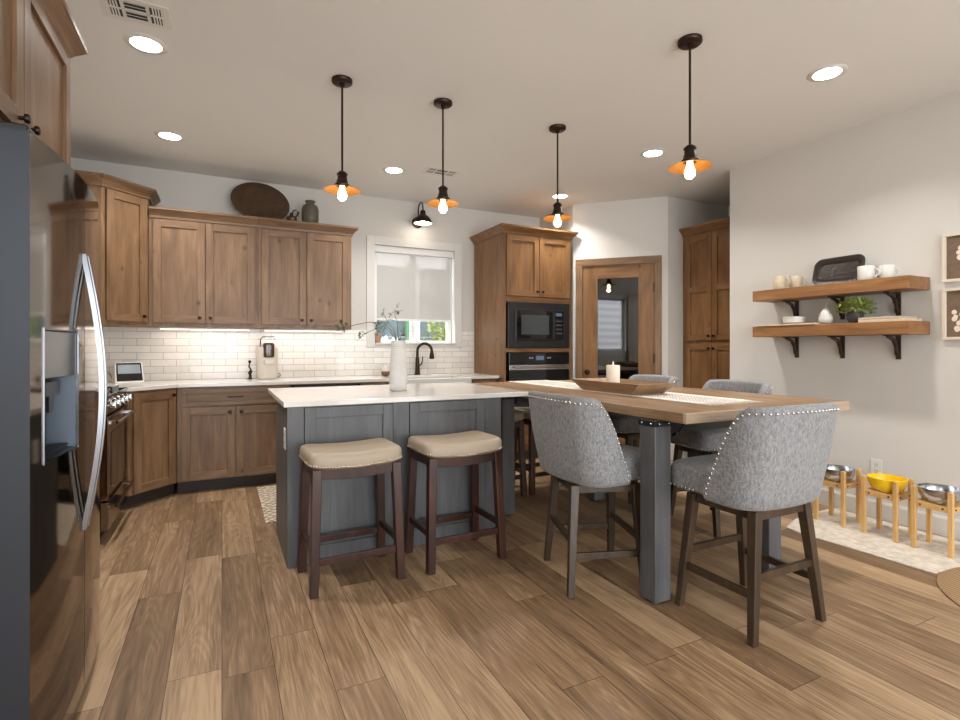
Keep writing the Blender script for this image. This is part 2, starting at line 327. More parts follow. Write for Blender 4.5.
        fs += [list(range(k)), list(range((n - 1) * k, n * k))[::-1]]
        return s.add(vs, fs, m)
    def cushion(s, w, d, z0, z1, r, sag=0, dome=0, m=0, p=5, n=48, cy=0):
        levels = []; K = 6
        for j in range(K + 1):
            a = PI / 2 * j / K; levels.append((r * (1 - math.sin(a)) * .8, z0 + r * .6 * (1 - math.cos(a)) if 0 else z0 + (1 - math.cos(a)) * r * .6))
        levels = [(r * .8 * (1 - math.sin(PI / 2 * j / K)), z0 + r * .6 * (1 - math.cos(PI / 2 * j / K))) for j in range(K + 1)]
        levels += [(r * (1 - math.cos(PI / 2 * j / K)), z1 - r * (1 - math.sin(PI / 2 * j / K))) for j in range(K + 1)]
        vs = []
        def P(a, inset, z, sc=1):
            ca, sa = math.cos(a), math.sin(a)
            x = (w / 2 - inset) * sc * math.copysign(abs(ca) ** (2 / p), ca); y = (d / 2 - inset) * sc * math.copysign(abs(sa) ** (2 / p), sa)
            f = (z - z0) / (z1 - z0)
            return (x, y + cy, z + sag * (2 * x / w) ** 2 + dome * f * (1 - (2 * x / w) ** 2) * (1 - (2 * y / d) ** 2))
        rings = levels + [(levels[-1][0], z1, q) for q in (.8, .6, .4, .2)]
        for L in rings:
            for i in range(n): vs.append(P(2 * PI * i / n, L[0], L[1], L[2] if len(L) > 2 else 1))
        k = len(rings); fs = [(j * n + i, j * n + (i + 1) % n, (j + 1) * n + (i + 1) % n, (j + 1) * n + i) for j in range(k - 1) for i in range(n)]
        fs.append(list(range(n))[::-1]); c = len(vs); vs.append(P(0, w / 2, z1)); fs += [((k - 1) * n + i, (k - 1) * n + (i + 1) % n, c) for i in range(n)]
        return s.add(vs, fs, m, True)
    def rot(s, rz, c=(0, 0, 0), axis='Z'):
        M = Matrix.Translation(c) @ Matrix.Rotation(rz, 4, axis) @ Matrix.Translation(-Vector(c)); s.v = [tuple(M @ Vector(v)) for v in s.v]; return s
    def move(s, d): s.v = [(v[0] + d[0], v[1] + d[1], v[2] + d[2]) for v in s.v]; return s
    def build(s, name, mats, parent=None, bevel=0, world=False, seg=2):
        if not isinstance(mats, (list, tuple)): mats = [mats]
        vs = s.v
        if world and parent is not None:
            Mi = (Matrix.Translation(parent.location) @ Matrix.Rotation(parent.rotation_euler.z, 4, 'Z')).inverted(); vs = [tuple(Mi @ Vector(v)) for v in vs]
        me = bpy.data.meshes.new(name); me.from_pydata(vs, [], s.f)
        for q in mats: me.materials.append(q)
        me.polygons.foreach_set('material_index', s.m); me.polygons.foreach_set('use_smooth', s.sm)
        bm = bmesh.new(); bm.from_mesh(me); bmesh.ops.recalc_face_normals(bm, faces=bm.faces); bm.to_mesh(me); bm.free()
        if any(s.sm): me.set_sharp_from_angle(angle=R(50))
        me.update(); o = bpy.data.objects.new(name, me); COL.objects.link(o)
        if parent is not None: o.parent = parent
        if bevel:
            b = o.modifiers.new('bevel', 'BEVEL'); b.width = bevel; b.segments = seg; b.limit_method = 'ANGLE'; b.angle_limit = R(40); b.harden_normals = False
        return o
def E(name, label, cat, loc=(0, 0, 0), rz=0, group=None):
    o = bpy.data.objects.new(name, None); COL.objects.link(o); o.location = loc; o.rotation_euler = (0, 0, rz); o.empty_display_size = .05
    return tag(o, label, cat, group)
def tag(o, label, cat, group=None, kind=None):
    o['label'] = label; o['category'] = cat
    if group: o['group'] = group
    if kind: o['kind'] = kind
    return o
def struct(o, label=None):
    o['kind'] = 'structure'
    if label: o['label'] = label
    return o
def ES(name, loc=(0, 0, 0), rz=0, label=None):
    o = bpy.data.objects.new(name, None); COL.objects.link(o); o.location = loc; o.rotation_euler = (0, 0, rz); return struct(o, label)
def part_label(o, l): o['label'] = l; return o
def copy_tree(o, loc, rz, label, group=None):
    c = o.copy(); COL.objects.link(c); c.location = loc; c.rotation_euler = (0, 0, rz); c['label'] = label
    if group: c['group'] = group
    for ch in list(o.children):
        d = ch.copy(); COL.objects.link(d); d.parent = c
        for g in list(ch.children):
            e = g.copy(); COL.objects.link(e); e.parent = d
    return c
def lamp(name, kind, loc, energy, color, parent, **kw):
    l = bpy.data.lights.new(name, kind); l.energy = energy; l.color = color
    for k, v in kw.items(): setattr(l, k, v)
    o = bpy.data.objects.new(name, l); COL.objects.link(o); o.location = loc; o.parent = parent; return o

# ------------------------------------------------------------------ structure
XL, XR, YB, YF = -1.18, 4.18, 5.58, -3.2
struct(MB().box(XL - .15, 5.4, YF - .15, YB + .15, -.08, 0).build('floor', FLOOR))
struct(MB().box(XL - .15, 5.4, YF - .15, YB + .15, CZ, CZ + .1).build('ceiling', CEIL))
b = MB(); b.box(XL - .15, 1.48, YB, YB + .15, 0, CZ); b.box(2.42, 5.4, YB, YB + .15, 0, CZ); b.box(1.48, 2.42, YB, YB + .15, 0, 1.25); b.box(1.48, 2.42, YB, YB + .15, 2.33, CZ)
struct(b.build('wall_back', WALL))
b = MB(); b.box(XL - .15, XL, YF, -.15, 0, CZ); b.box(XL - .15, XL, .75, YB, 0, CZ); b.box(XL - .15, XL, -.15, .75, 0, 1.14); b.box(XL - .15, XL, -.15, .75, 2.38, CZ)
struct(b.build('wall_left', WALL))
struct(MB().box(XR, XR + .12, YF, 3.29, 0, CZ).build('wall_right', WALL))
struct(MB().box(XR + .12, 5.4, 3.17, 3.29, 0, CZ).build('wall_alcove_near', WALL))
struct(MB().box(5.25, 5.4, 3.29, YB, 0, CZ).build('wall_alcove_right', WALL))
struct(MB().box(4.36, 5.25, 4.16, 4.26, 0, CZ).build('wall_alcove_far', WALL))
struct(MB().prism([(3.59, 4.952), (3.69, 4.952), (3.69, YB), (3.59, YB)], 0, CZ).build('wall_pantry_side', WALL))
b = MB(); b.box(0, .07, 0, .1, 0, CZ); b.box(.92, 1.018, 0, .1, 0, CZ); b.box(.07, .92, 0, .1, 2.17, CZ); b.rot(R(-45)).move((3.59, 4.88, 0)); 
struct(b.build('wall_pantry', WALL))
struct(MB().prism([(4.31, 4.16), (4.36, 4.16), (4.36, 4.21)], 0, CZ).build('wall_pantry_end', WALL))
struct(MB().prism([(3.59, 4.88), (3.661, 4.951), (3.59, 4.951)], 0, CZ).build('wall_pantry_corner', WALL))
b = MB()
xs = [XL - .15, -.9, 1.4, 1.7, 4.0, XR + .12]
b.box(xs[0], xs[1], YF - .15, YF, 0, CZ); b.box(xs[2], xs[3], YF - .15, YF, 0, CZ); b.box(xs[4], xs[5], YF - .15, YF, 0, CZ); b.box(xs[0], xs[5], YF - .15, YF, 2.5, CZ); b.box(xs[1], xs[2], YF - .15, YF, 0, .1); b.box(xs[3], xs[4], YF - .15, YF, 0, .1)
struct(b.build('wall_front', WALL))
def base(name, path): struct(MB().sweep(path, [(0, 0), (.014, 0), (.014, .11), (.007, .125), (0, .125)]).build(name, BASEP))
base('baseboard_right', [(XR, 3.29), (XR, YF + .002)])
base('baseboard_pantry', [(4.27, 4.198), (4.309, 4.159), (4.515, 4.159)])
base('baseboard_left', [(XL, YF), (XL, 1.5)])
# backsplash
b = MB(); b.box(XL, 1.39, YB - .012, YB, .915, 1.40); b.box(2.51, 2.668, YB - .012, YB, .915, 1.40); b.box(1.39, 2.51, YB - .012, YB, .915, 1.215)
struct(b.build('wall_tile_back', TILEX))
struct(MB().box(XL, XL + .012, 3.0, YB - .012, .915, 1.40).build('wall_tile_left', TILEY))
# windows
w = ES('window_1', (1.95, YB, 0), label='white cased kitchen window over the sink')
b = MB(); b.box(-.56, -.47, -.02, 0, 1.22, 2.42); b.box(.47, .56, -.02, 0, 1.22, 2.42); b.box(-.47, .47, -.02, 0, 2.33, 2.42); b.box(-.47, .47, -.02, 0, 1.215, 1.25)
b.build('window_casing', TRIMW, w, .003)
MB().box(-.468, .468, -.035, .09, 1.2505, 1.266).build('window_sill', TRIMW, w, .003)
b = MB(); z0, z1 = 1.266, 2.329
b.box(-.469, -.42, .09, .14, z0, z1); b.box(.42, .469, .09, .14, z0, z1); b.box(-.42, .42, .09, .14, z0, z0 + .028); b.box(-.42, .42, .09, .14, z1 - .05, z1); b.box(-.028, .028, .095, .135, z0, z1)
b.box(.03, .42, .1, .13, 1.78, 1.82)
b.build('window_frame', VINYL, w, .002)
MB().box(-.42, .42, .113, .117, z0 + .028, z1 - .05).build('window_glass', PANE, w)
def big_window(name, x0, x1, zz0, zz1):
    w = ES(name, ((x0 + x1) / 2, YF, 0)); h = (x1 - x0) / 2; b = MB()
    b.box(-h - .09, -h, 0, .02, zz0 - .09, zz1 + .09); b.box(h, h + .09, 0, .02, zz0 - .09, zz1 + .09); b.box(-h, h, 0, .02, zz1, zz1 + .09); b.box(-h, h, 0, .02, zz0 - .09, zz0); b.build('window_casing', TRIMW, w)
    b = MB(); b.box(-h, -h + .05, -.11, -.06, zz0, zz1); b.box(h - .05, h, -.11, -.06, zz0, zz1); b.box(-h + .05, h - .05, -.11, -.06, zz0, zz0 + .05); b.box(-h + .05, h - .05, -.11, -.06, zz1 - .05, zz1); b.box(-.025, .025, -.11, -.06, zz0 + .05, zz1 - .05); b.build('window_frame', VINYL, w)
big_window('added_window_2', -.9, 1.4, .1, 2.5); big_window('added_window_3', 1.7, 4.0, .1, 2.5)  # unseen rear windows, added and enlarged to let in more daylight
w = ES('window_4', (XL, .3, 0)); b = MB()
b.box(0, .02, -.54, -.45, 1.05, 2.47); b.box(0, .02, .45, .54, 1.05, 2.47); b.box(0, .02, -.45, .45, 2.38, 2.47); b.box(0, .02, -.45, .45, 1.05, 1.14); b.build('window_casing', TRIMW, w)
b = MB(); b.box(-.1, -.06, -.45, -.4, 1.14, 2.38); b.box(-.1, -.06, .4, .45, 1.14, 2.38); b.box(-.1, -.06, -.4, .4, 1.14, 1.19); b.box(-.1, -.06, -.4, .4, 2.33, 2.38); b.build('window_frame', VINYL, w)

# ------------------------------------------------------------------ cabinets
def shaker(b, x0, x1, z0, z1, y=0, t=.02, fw=.062, mv=0, mh=1, mid=None):
    b.box(x0, x0 + fw, y - t, y, z0, z1, mv); b.box(x1 - fw, x1, y - t, y, z0, z1, mv)
    b.box(x0 + fw, x1 - fw, y - t, y, z1 - fw, z1, mh); b.box(x0 + fw, x1 - fw, y - t, y, z0, z0 + fw, mh)
    if mid: b.box(x0 + fw, x1 - fw, y - t, y, mid - fw / 2, mid + fw / 2, mh)
    b.box(x0 + fw, x1 - fw, y - .008, y, z0 + fw, z1 - fw, mv)
def knob_mesh():
    b = MB(); b.lathe([(.006, 0), (.006, .012), (.014, .016), (.015, .022), (.012, .028), (0, .03)], n=14); b.rot(R(90), axis='X'); return b
_knob = None
def knob(parent, x, y, z):
    global _knob
    if _knob is None: o = _knob = knob_mesh().build('knob', BRONZE)
    else: o = _knob.copy(); COL.objects.link(o)
    o.parent = parent; o.location = (x, y, z); return o
def pull(parent, x, y, z, L=.12, name='handle'):
    b = MB(); b.tube([(x - L / 2, y, z), (x - L / 2, y - .028, z), (x + L / 2, y - .028, z), (x + L / 2, y, z)], .005, 8); return b.build(name, BRONZE, parent)
def door(root, x0, x1, z0, z1, kx=None, kz=None, mid=None, mats=(WV, WH), y=0, fw=.062):
    b = MB(); shaker(b, x0, x1, z0, z1, y, mid=mid, fw=fw); d = b.build('door', list(mats), root, .0015)
    if kx is not None: knob(d, kx, y - .02, kz)
    return d
def drawer(root, x0, x1, z0, z1, mats=(WV, WH), y=0, fw=.035):
    b = MB(); shaker(b, x0, x1, z0, z1, y, fw=fw, mv=1); d = b.build('drawer', list(mats), root, .0015); pull(d, (x0 + x1) / 2, y - .02, (z0 + z1) / 2); return d
CROWN = [(0, 0), (.012, 0), (.014, .018), (.026, .034), (.048, .056), (.054, .064), (.06, .066), (.06, .085), (0, .085)]
def crown(root, path, z, mats=WH, sc=1, name='crown_moulding'): MB().sweep(path, [(a * sc, z + q * sc) for a, q in CROWN]).build(name, mats, root, world=False)

# upper cabinets on the back wall
UG = 'alder cabinets'
FY = 5.25
c = E('wall_cabinet', 'brown alder two-door wall cabinet left of its twin, under the oval platter', 'cabinet', (-.56, FY, 0), group='upper cabinets on the back wall')
MB().box(0, .858, 0, YB - FY - .014, 1.395, 2.33).build('cabinet_body', [WV], c, .0015)
door(c, .03, .425, 1.43, 2.315, .385, 1.475); door(c, .432, .83, 1.43, 2.315, .47, 1.475); crown(c, [(.006, 0), (.8585, 0)], 2.325)
c = E('wall_cabinet', 'brown alder two-door wall cabinet beside the window, under the green-grey vase', 'cabinet', (.30, FY, 0), group='upper cabinets on the back wall')
MB().box(0, .858, 0, YB - FY - .014, 1.395, 2.33).build('cabinet_body', [WV], c, .0015)
door(c, .03, .425, 1.43, 2.315, .385, 1.475); door(c, .432, .83, 1.43, 2.315, .47, 1.475); crown(c, [(0, 0), (.859, 0), (.859, .315)], 2.325)
# diagonal corner upper
c = E('corner_cabinet', 'tall diagonal corner wall cabinet with one door, left of the other uppers', 'cabinet', (-.845, 4.97, 0), R(45))
MB().prism([(-1.165, 4.972), (-.845, 4.97), (-.5625, 5.2525), (-.5625, 5.566), (-1.165, 5.566)], 1.395, 2.48).build('cabinet_body', [WV], c, .0015, world=True)
Ld = .4
door(c, .03, Ld - .03, 1.43, 2.465, Ld - .065, 1.475)
MB().sweep([(-1.165, 4.97), (-.845, 4.97), (-.5625, 5.2525), (-.5625, 5.566)], [(a, 2.475 + q) for a, q in CROWN]).build('crown_moulding', WH, c, world=True)
# under-cabinet lights
for x0, lab in ((-.50, 'warm light strip under the left two-door wall cabinet'), (.36, 'warm light strip under the wall cabinet nearest the window')):
    u = E('under_cabinet_light', lab, 'light', (x0 + .37, 5.44, 1.394), group='under-cabinet lights')
    MB().box(-.37, .37, -.03, .03, -.014, 0).build('housing', TRIMW, u); MB().box(-.36, .36, -.025, .025, -.018, -.0145).build('diffuser', STRIP, u)
    lamp('strip_light', 'AREA', (0, 0, -.024), UNDER_W, (1, .85, .74), u, shape='RECTANGLE', size=.72, size_y=.05)
# base run
BY = 4.965
c = E('corner_base_cabinet', 'diagonal corner base cabinet with one door, right of the range', 'cabinet', (-.624, 4.671, 0), R(45))
MB().prism([(-1.165, 4.662), (-.63, 4.662), (-.335, 4.96), (-.335, 5.565), (-1.165, 5.565)], .1, .884).build('cabinet_body', [WV], c, .0015, world=True)
MB().prism([(-1.165, 4.68), (-.70, 4.70), (-.36, 5.04), (-.36, 5.55), (-1.165, 5.55)], 0, .1).build('toe_kick', TOE, c, world=True)
door(c, .025, .385, .11, .865, .355, .83)
def base_cab(label, x0, x1, fr, group='base cabinets along the back wall', name='base_cabinet'):
    c = E(name, label, 'cabinet', (x0, BY, 0), group=group); w = x1 - x0
    MB().box(0.001, w - .001, 0, .60, .1, fr.get('top', .884)).build('cabinet_body', [WV], c, .0015); MB().box(0.001, w - .001, .06, .59, 0, .1).build('toe_kick', TOE, c)
    return c, w
c, w = base_cab('base cabinet with one wide drawer over two doors, left of the island end', -.333, .545, {})
drawer(c, .035, w - .035, .725, .865); door(c, .035, w / 2 - .003, .11, .71, w / 2 - .045, .665); door(c, w / 2 + .003, w - .035, .11, .71, w / 2 + .045, .665)
c, w = base_cab('narrow base cabinet between dishwasher and sink', 1.187, 1.462, {}); drawer(c, .03, w - .03, .725, .865); door(c, .03, w - .03, .11, .71, .06, .665)
c, w = base_cab('sink base cabinet under the white apron sink', 1.464, 2.33, {'top': .655}); door(c, .03, w / 2 - .003, .11, .64, w / 2 - .045, .6); door(c, w / 2 + .003, w - .03, .11, .64, w / 2 + .045, .6)
c, w = base_cab('base cabinet between sink and oven tower', 2.332, 2.666, {}); drawer(c, .03, w - .03, .725, .865); door(c, .03, w - .03, .11, .71, .06, .665)
d = E('dishwasher', 'dark dishwasher under the counter left of the sink', 'dishwasher', (.548, BY, 0)); MB().box(.004, .632, .004, .58, .1, .88).build('tub', BLACK, d); MB().box(.004, .632, -.022, .002, .11, .878).build('door_panel', BSTEEL, d, .004); MB().box(.03, .606, -.026, -.0225, .80, .868).build('pocket_handle', BLACK, d, .003); MB().box(.02, .61, .05, .5, .0, .1).build('toe_kick', BLACK, d)
o = MB().prism([(-1.166, 5.567), (-1.166, 4.65), (-.605, 4.65), (-.323, 4.932), (1.466, 4.932), (1.466, 5.40), (2.326, 5.40), (2.326, 4.932), (2.668, 4.932), (2.668, 5.567)], .885, .915).build('countertop', QUARTZ, None, .003); tag(o, 'white quartz countertop running along the back wall under the uppers', 'countertop')
s = E('apron_sink', 'white farmhouse apron sink under the window', 'sink', (1.896, 4.9, 0)); b = MB(); a = .426
b.box(-a, a, 0, .04, .66, .905); b.box(-a, a, .46, .498, .66, .905); b.box(-a, -a + .03, .04, .46, .66, .905); b.box(a - .03, a, .04, .46, .66, .905); b.box(-a + .03, a - .03, .04, .46, .66, .69); b.build('basin', CERAM, s, .006)
MB().lathe([(.04, 0), (.042, .004), (.02, .002), (0, .001)], (0, .25, .69)).build('drain', STEEL, s)
f = E('faucet', 'bronze gooseneck kitchen faucet in front of the window', 'faucet', (1.93, 5.47, .915)); MB().lathe([(.036, 0), (.036, .008), (.028, .02), (.024, .10), (.021, .19)], n=18).build('base', BRONZE, f)
pts = [(0, 0, .18)] + [(.072 - .072 * math.cos(t), -.072 * .45 * (1 - math.cos(t)), .26 + .085 * math.sin(t)) for t in [PI * i / 12 * 1.02 for i in range(13)]]
MB().tube(pts, .0155, 12).build('spout', BRONZE, f); e = pts[-1]
MB().lathe([(.024, -.08), (.028, -.075), (.024, -.03), (.017, 0), (.016, .006)], (e[0], e[1], e[2]), 16).build('spray_head', BRONZE, f)
MB().tube([(.02, 0, .10), (.045, -.005, .115), (.055, -.008, .15), (.058, -.01, .20)], .008, 8, r2=.006).build('handle', BRONZE, f)

# oven tower
c = E('oven_tower_cabinet', 'tall alder tower cabinet holding the microwave and wall oven', 'cabinet', (2.67, 4.84, 0)); w = .863; D = .725
b = MB(); b.box(0, .025, 0, D, .1, 2.432); b.box(w - .025, w, 0, D, .1, 2.432); b.box(.025, w - .025, .59, D, .1, 2.432)
for z0, z1 in ((.1, .13), (.445, .47), (1.165, 1.21), (1.704, 1.762), (2.407, 2.432)): b.box(.025, w - .025, 0, .59, z0, z1, 1)
b.build('cabinet_body', [TV, TH], c, .0015); MB().box(0.02, w - .02, .06, .58, 0, .1).build('toe_kick', TOE, c)
door(c, .025, w / 2 - .003, 1.765, 2.418, w / 2 - .035, 1.82, mats=(TV, TH)); door(c, w / 2 + .003, w - .025, 1.765, 2.418, w / 2 + .035, 1.82, mats=(TV, TH))
drawer(c, .025, w - .025, .135, .44, mats=(TV, TH), fw=.05)
MB().sweep([(0, D), (0, 0), (w, 0), (w, .036)], [(a, 2.427 + q) for a, q in CROWN]).build('crown_moulding', TH, c)
m = E('microwave', 'black built-in microwave in the tower above the oven', 'microwave', (3.1015, 4.84, 1.21)); a = .395
b = MB(); fh = .492
b.box(-a, -a + .085, -.022, 0, .003, fh); b.box(a - .085, a, -.022, 0, .003, fh); b.box(-a + .085, a - .085, -.022, 0, .003, .085); b.box(-a + .085, a - .085, -.022, 0, fh - .085, fh); b.build('trim_kit', BLACK, m, .003)
MB().box(-a + .03, a - .03, .004, .45, .004, .48).build('housing', BLACK, m)
b = MB(); b.box(-.315, .315, -.034, .003, .086, .417); b.build('face', BLACK, m, .004)
MB().box(-.30, .16, -.037, -.0345, .10, .40).build('door', BLACKG, m, .002); MB().box(-.24, .11, -.039, -.0375, .145, .355).build('window_glass', mat('grey_microwave_window', srgb(62, 67, 69), .15), m)
MB().box(.18, .30, -.037, -.0345, .10, .40).build('control_panel', BLACKG, m, .002); MB().box(.20, .28, -.0385, -.0375, .35, .385).build('display', SCREEND, m)
b = MB()
for i in range(4):
    for j in range(3): b.box(.205 + j * .028, .225 + j * .028, -.039, -.0375, .15 + i * .045, .172 + i * .045)
b.build('keypad', mat('dark_grey_keys', srgb(60, 62, 64), .5), m)
o = E('wall_oven', 'black wall oven with steel handle below the microwave', 'oven', (3.1015, 4.84, .47)); a = .385
MB().box(-a, a, .004, .55, .003, .69).build('housing', BLACK, o); MB().box(-a, a, -.03, .002, .57, .69).build('control_panel', BLACKG, o, .003); MB().box(-.05, .05, -.032, -.0305, .61, .655).build('display', SCREEND, o)
b = MB()
for q in (-.12, -.09, .09, .12): b.lathe([(.008, 0), (.008, .002)], (0, 0, 0), 12); b.rot(0)
b = MB(); [b.box(q - .008, q + .008, -.032, -.0305, .625, .641) for q in (-.13, -.1, .1, .13)]; b.build('button', mat('grey_oven_marks', srgb(140, 144, 150), .5), o)
MB().box(-a, a, -.03, .002, .0, .56).build('door', BLACKG, o, .004)
b = MB(); b.box(-a, a, -.034, -.0305, .505, .56); b.build('door_trim', STEEL, o, .003); b = MB(); b.tube([(-.33, -.07, .535), (.33, -.07, .535)], .011, 12); b.cyl((-.31, -.07, .535), (-.31, -.034, .535), .008); b.cyl((.31, -.07, .535), (.31, -.034, .535), .008); b.build('handle', STEEL, o)

# pantry door
d = ES('door_1', (3.572, 4.898, 0), R(-45), 'brown alder pantry door with glass pane darkened for the unlit pantry')
b = MB(); b.box(.058, .135, -.018, 0, 0, 2.135, 0); b.box(.905, .983, -.018, 0, 0, 2.135, 0); b.box(.058, .983, -.018, 0, 2.135, 2.212, 1); b.box(.1, .13, 0, .1, 0, 2.17, 0); b.box(.91, .94, 0, .1, 0, 2.17, 0); b.box(.13, .91, 0, .1, 2.15, 2.17, 1); b.build('door_casing', [WV, WH], d, .002)
b = MB(); b.box(.136, .30, .0, .04, .01, 2.145); b.box(.74, .904, .0, .04, .01, 2.145); b.box(.30, .74, 0, .04, 1.986, 2.145, 1); b.box(.30, .74, 0, .04, .01, .26, 1); b.build('door_slab', [TV, TH], d, .003)
MB().box(.30, .74, .018, .023, .26, 1.986).build('door_glass', DARKPANE, d)
b = MB(); b.lathe([(.028, 0), (.028, .006), (.012, .01), (.012, .035), (.026, .042), (.03, .055), (.024, .066), (0, .07)], n=20); b.rot(R(90), axis='X').move((.19, 0, .94)); b.build('door_knob', BRONZE, d)
for z in (.3, 1.1, 1.87): MB().box(.898, .91, -.021, -.0005, z - .05, z + .05).build('hinge', BRONZE, d)

# tall pantry cabinet in the alcove
c = E('pantry_cabinet', 'tall alder pantry cabinet with four doors in the right-hand alcove', 'cabinet', (4.53, 4.155, 0), R(-90)); w = .80
MB().box(0, w, 0, .6, .1, 2.43).build('cabinet_body', [TV], c, .0015); MB().box(.01, w - .01, .06, .58, 0, .1).build('toe_kick', TOE, c)
g = .39
for x0, x1, kx in ((.055, g - .003, g - .03), (g + .003, g + .335, g + .03)):
    door(c, x0, x1, 1.29, 2.40, kx, 1.335, mid=1.83, mats=(TV, TH)); door(c, x0, x1, .11, 1.25, kx, 1.205, mats=(TV, TH))
crown(c, [(0, 0), (w, 0)], 2.42, TH)

# cabinet over the fridge
c = E('fridge_cabinet', 'deep two-door cabinet above the refrigerator', 'cabinet', (-.57, 1.5, 0), R(90)); w = 1.16
MB().box(0, w, 0, .59, 1.862, 2.40).build('cabinet_body', [WV, WH], c, .0015)
MB().box(w - .025, w, -.005, .59, 0.0, 1.8615).build('side_panel', [WV], c, .0015)
door(c, .02, .577, 1.87, 2.385, .53, 1.905); door(c, .583, w - .025, 1.87, 2.385, .625, 1.905)
crown(c, [(0, 0), (w, 0), (w, .59)], 2.385)

# ------------------------------------------------------------------ refrigerator
f = E('refrigerator', 'black stainless side-by-side refrigerator with ice and water dispenser', 'refrigerator', (-.45, 1.745, 0), R(90)); w = .875   # local x along the wall, -y into the room
MB().box(.0, w, .075, .70, .02, 1.755).build('case', DSTEEL, f, .004)
def fdoor(x0, x1, hole=None):
    b = MB(); n = 12
    def fy(x): t = 2 * x / w - 1; return -.032 * (1 - t * t)
    zs = [.06, 1.775]
    if hole: zs = [.06, hole[2], hole[3], 1.775]
    xs = [x0 + (x1 - x0) * i / n for i in range(n + 1)]
    if hole: xs = sorted(set([q for q in xs if not (abs(q - hole[0]) < .02 or abs(q - hole[1]) < .02)] + [hole[0], hole[1]]))
    vs = [(x, fy(x), z) for z in zs for x in xs]; k = len(xs); fs = []
    for j in range(len(zs) - 1):
        for i in range(k - 1):
            if hole and j == 1 and hole[0] - 1e-6 <= xs[i] < hole[1] - 1e-6: continue
            fs.append((j * k + i, j * k + i + 1, (j + 1) * k + i + 1, (j + 1) * k + i))
    b.add(vs, fs, 0, True)
    vs = []; fs = []
    K = len(xs); vs = [(x, fy(x), z) for z in (.06, 1.775) for x in xs] + [(x0, .065, .06), (x1, .065, .06), (x0, .065, 1.775), (x1, .065, 1.775)]
    fs = [tuple(range(K)) + (2 * K + 1, 2 * K), tuple(range(K, 2 * K)) + (2 * K + 3, 2 * K + 2), (0, K, 2 * K + 2, 2 * K), (K - 1, 2 * K - 1, 2 * K + 3, 2 * K + 1), (2 * K, 2 * K + 1, 2 * K + 3, 2 * K + 2)]
    b.add(vs, fs, 1)
    return b
HO = (.075, .345, .89, 1.265)
d = fdoor(.0, .437, HO).build('freezer_door', [BSTEEL, DSTEEL], f); d2 = fdoor(.443, w).build('fridge_door', [BSTEEL, DSTEEL], f)
def handle(x): 
    y0 = -.03; b = MB(); pts = []
    for i in range(21):
        t = i / 20; z = .60 + .925 * t; pts.append((x, y0 - .004 - .05 * math.sin(PI * t), z))
    vs = []
    for p in pts: vs += [(p[0] - .01, p[1] + .007, p[2]), (p[0] - .007, p[1] - .007, p[2]), (p[0] + .007, p[1] - .007, p[2]), (p[0] + .01, p[1] + .007, p[2])]
    fs = [(i * 4 + j, i * 4 + (j + 1) % 4, i * 4 + 4 + (j + 1) % 4, i * 4 + 4 + j) for i in range(20) for j in range(4)] + [(0, 1, 2, 3), (83, 82, 81, 80)]
    b.add(vs, fs, 0, True); return b
handle(.420).build('handle', HSTEEL, d); handle(.460).build('handle', HSTEEL, d2)
x0, x1, z0, z1 = HO
b = MB(); yy = -.027; yb = .045
b.add([(x0, -.006, z0), (x1, -.03, z0), (x1, -.03, z1), (x0, -.006, z1), (x0 + .015, yb, z0 + .02), (x1 - .015, yb, z0 + .02), (x1 - .015, yb, z1), (x0 + .015, yb, z1)], [(4, 5, 6, 7), (0, 1, 5, 4), (3, 7, 6, 2), (0, 4, 7, 3), (1, 2, 6, 5)])
b.build('dispenser_recess', DISP, d)
b = MB(); ring = [(x0, -.009, z0), (x1, -.031, z0), (x1, -.031, z1), (x0, -.009, z1), (x0, -.009, z0)]
for p, q in zip(ring[:-1], ring[1:]): b.bar(p, q, .005, .008)
b.build('dispenser_bezel', HSTEEL, d)
b = MB(); b.add([(x0 + .012, -.009, 1.125), (x1 - .01, -.03, 1.125), (x1 - .01, -.03, z1 - .008), (x0 + .012, -.009, z1 - .008), (x0 + .012, .04, 1.11), (x1 - .01, .04, 1.11), (x1 - .01, .04, z1 - .008), (x0 + .012, .04, z1 - .008)], [(0, 1, 2, 3), (7, 6, 5, 4), (0, 4, 5, 1), (3, 2, 6, 7), (0, 3, 7, 4), (1, 5, 6, 2)])
b.build('dispenser_panel', HSTEEL, d)
b = MB(); b.box(.14, .28, .0, .03, 1.07, 1.11); b.box(.19, .23, .005, .02, 1.02, 1.07); b.build('dispenser_spout', BLACK, d)
b = MB(); [b.box(.085 + i * .02, .095 + i * .02, -.008, .04, .902, .908) for i in range(13)]; b.build('drip_tray', BLACK, d)
b = MB(); b.box(.02, .14, .01, .09, 1.776, 1.80); b.cyl((.08, .05, 1.80), (.08, .05, 1.815), .02); b.build('hinge_cover', BLACK, f, .004)
b = MB(); b.box(w - .14, w - .02, .01, .09, 1.776, 1.80); b.build('hinge_cover', BLACK, f, .004)
MB().box(.01, w - .01, .03, .08, 0, .055).build('base_grille', BLACK, f)

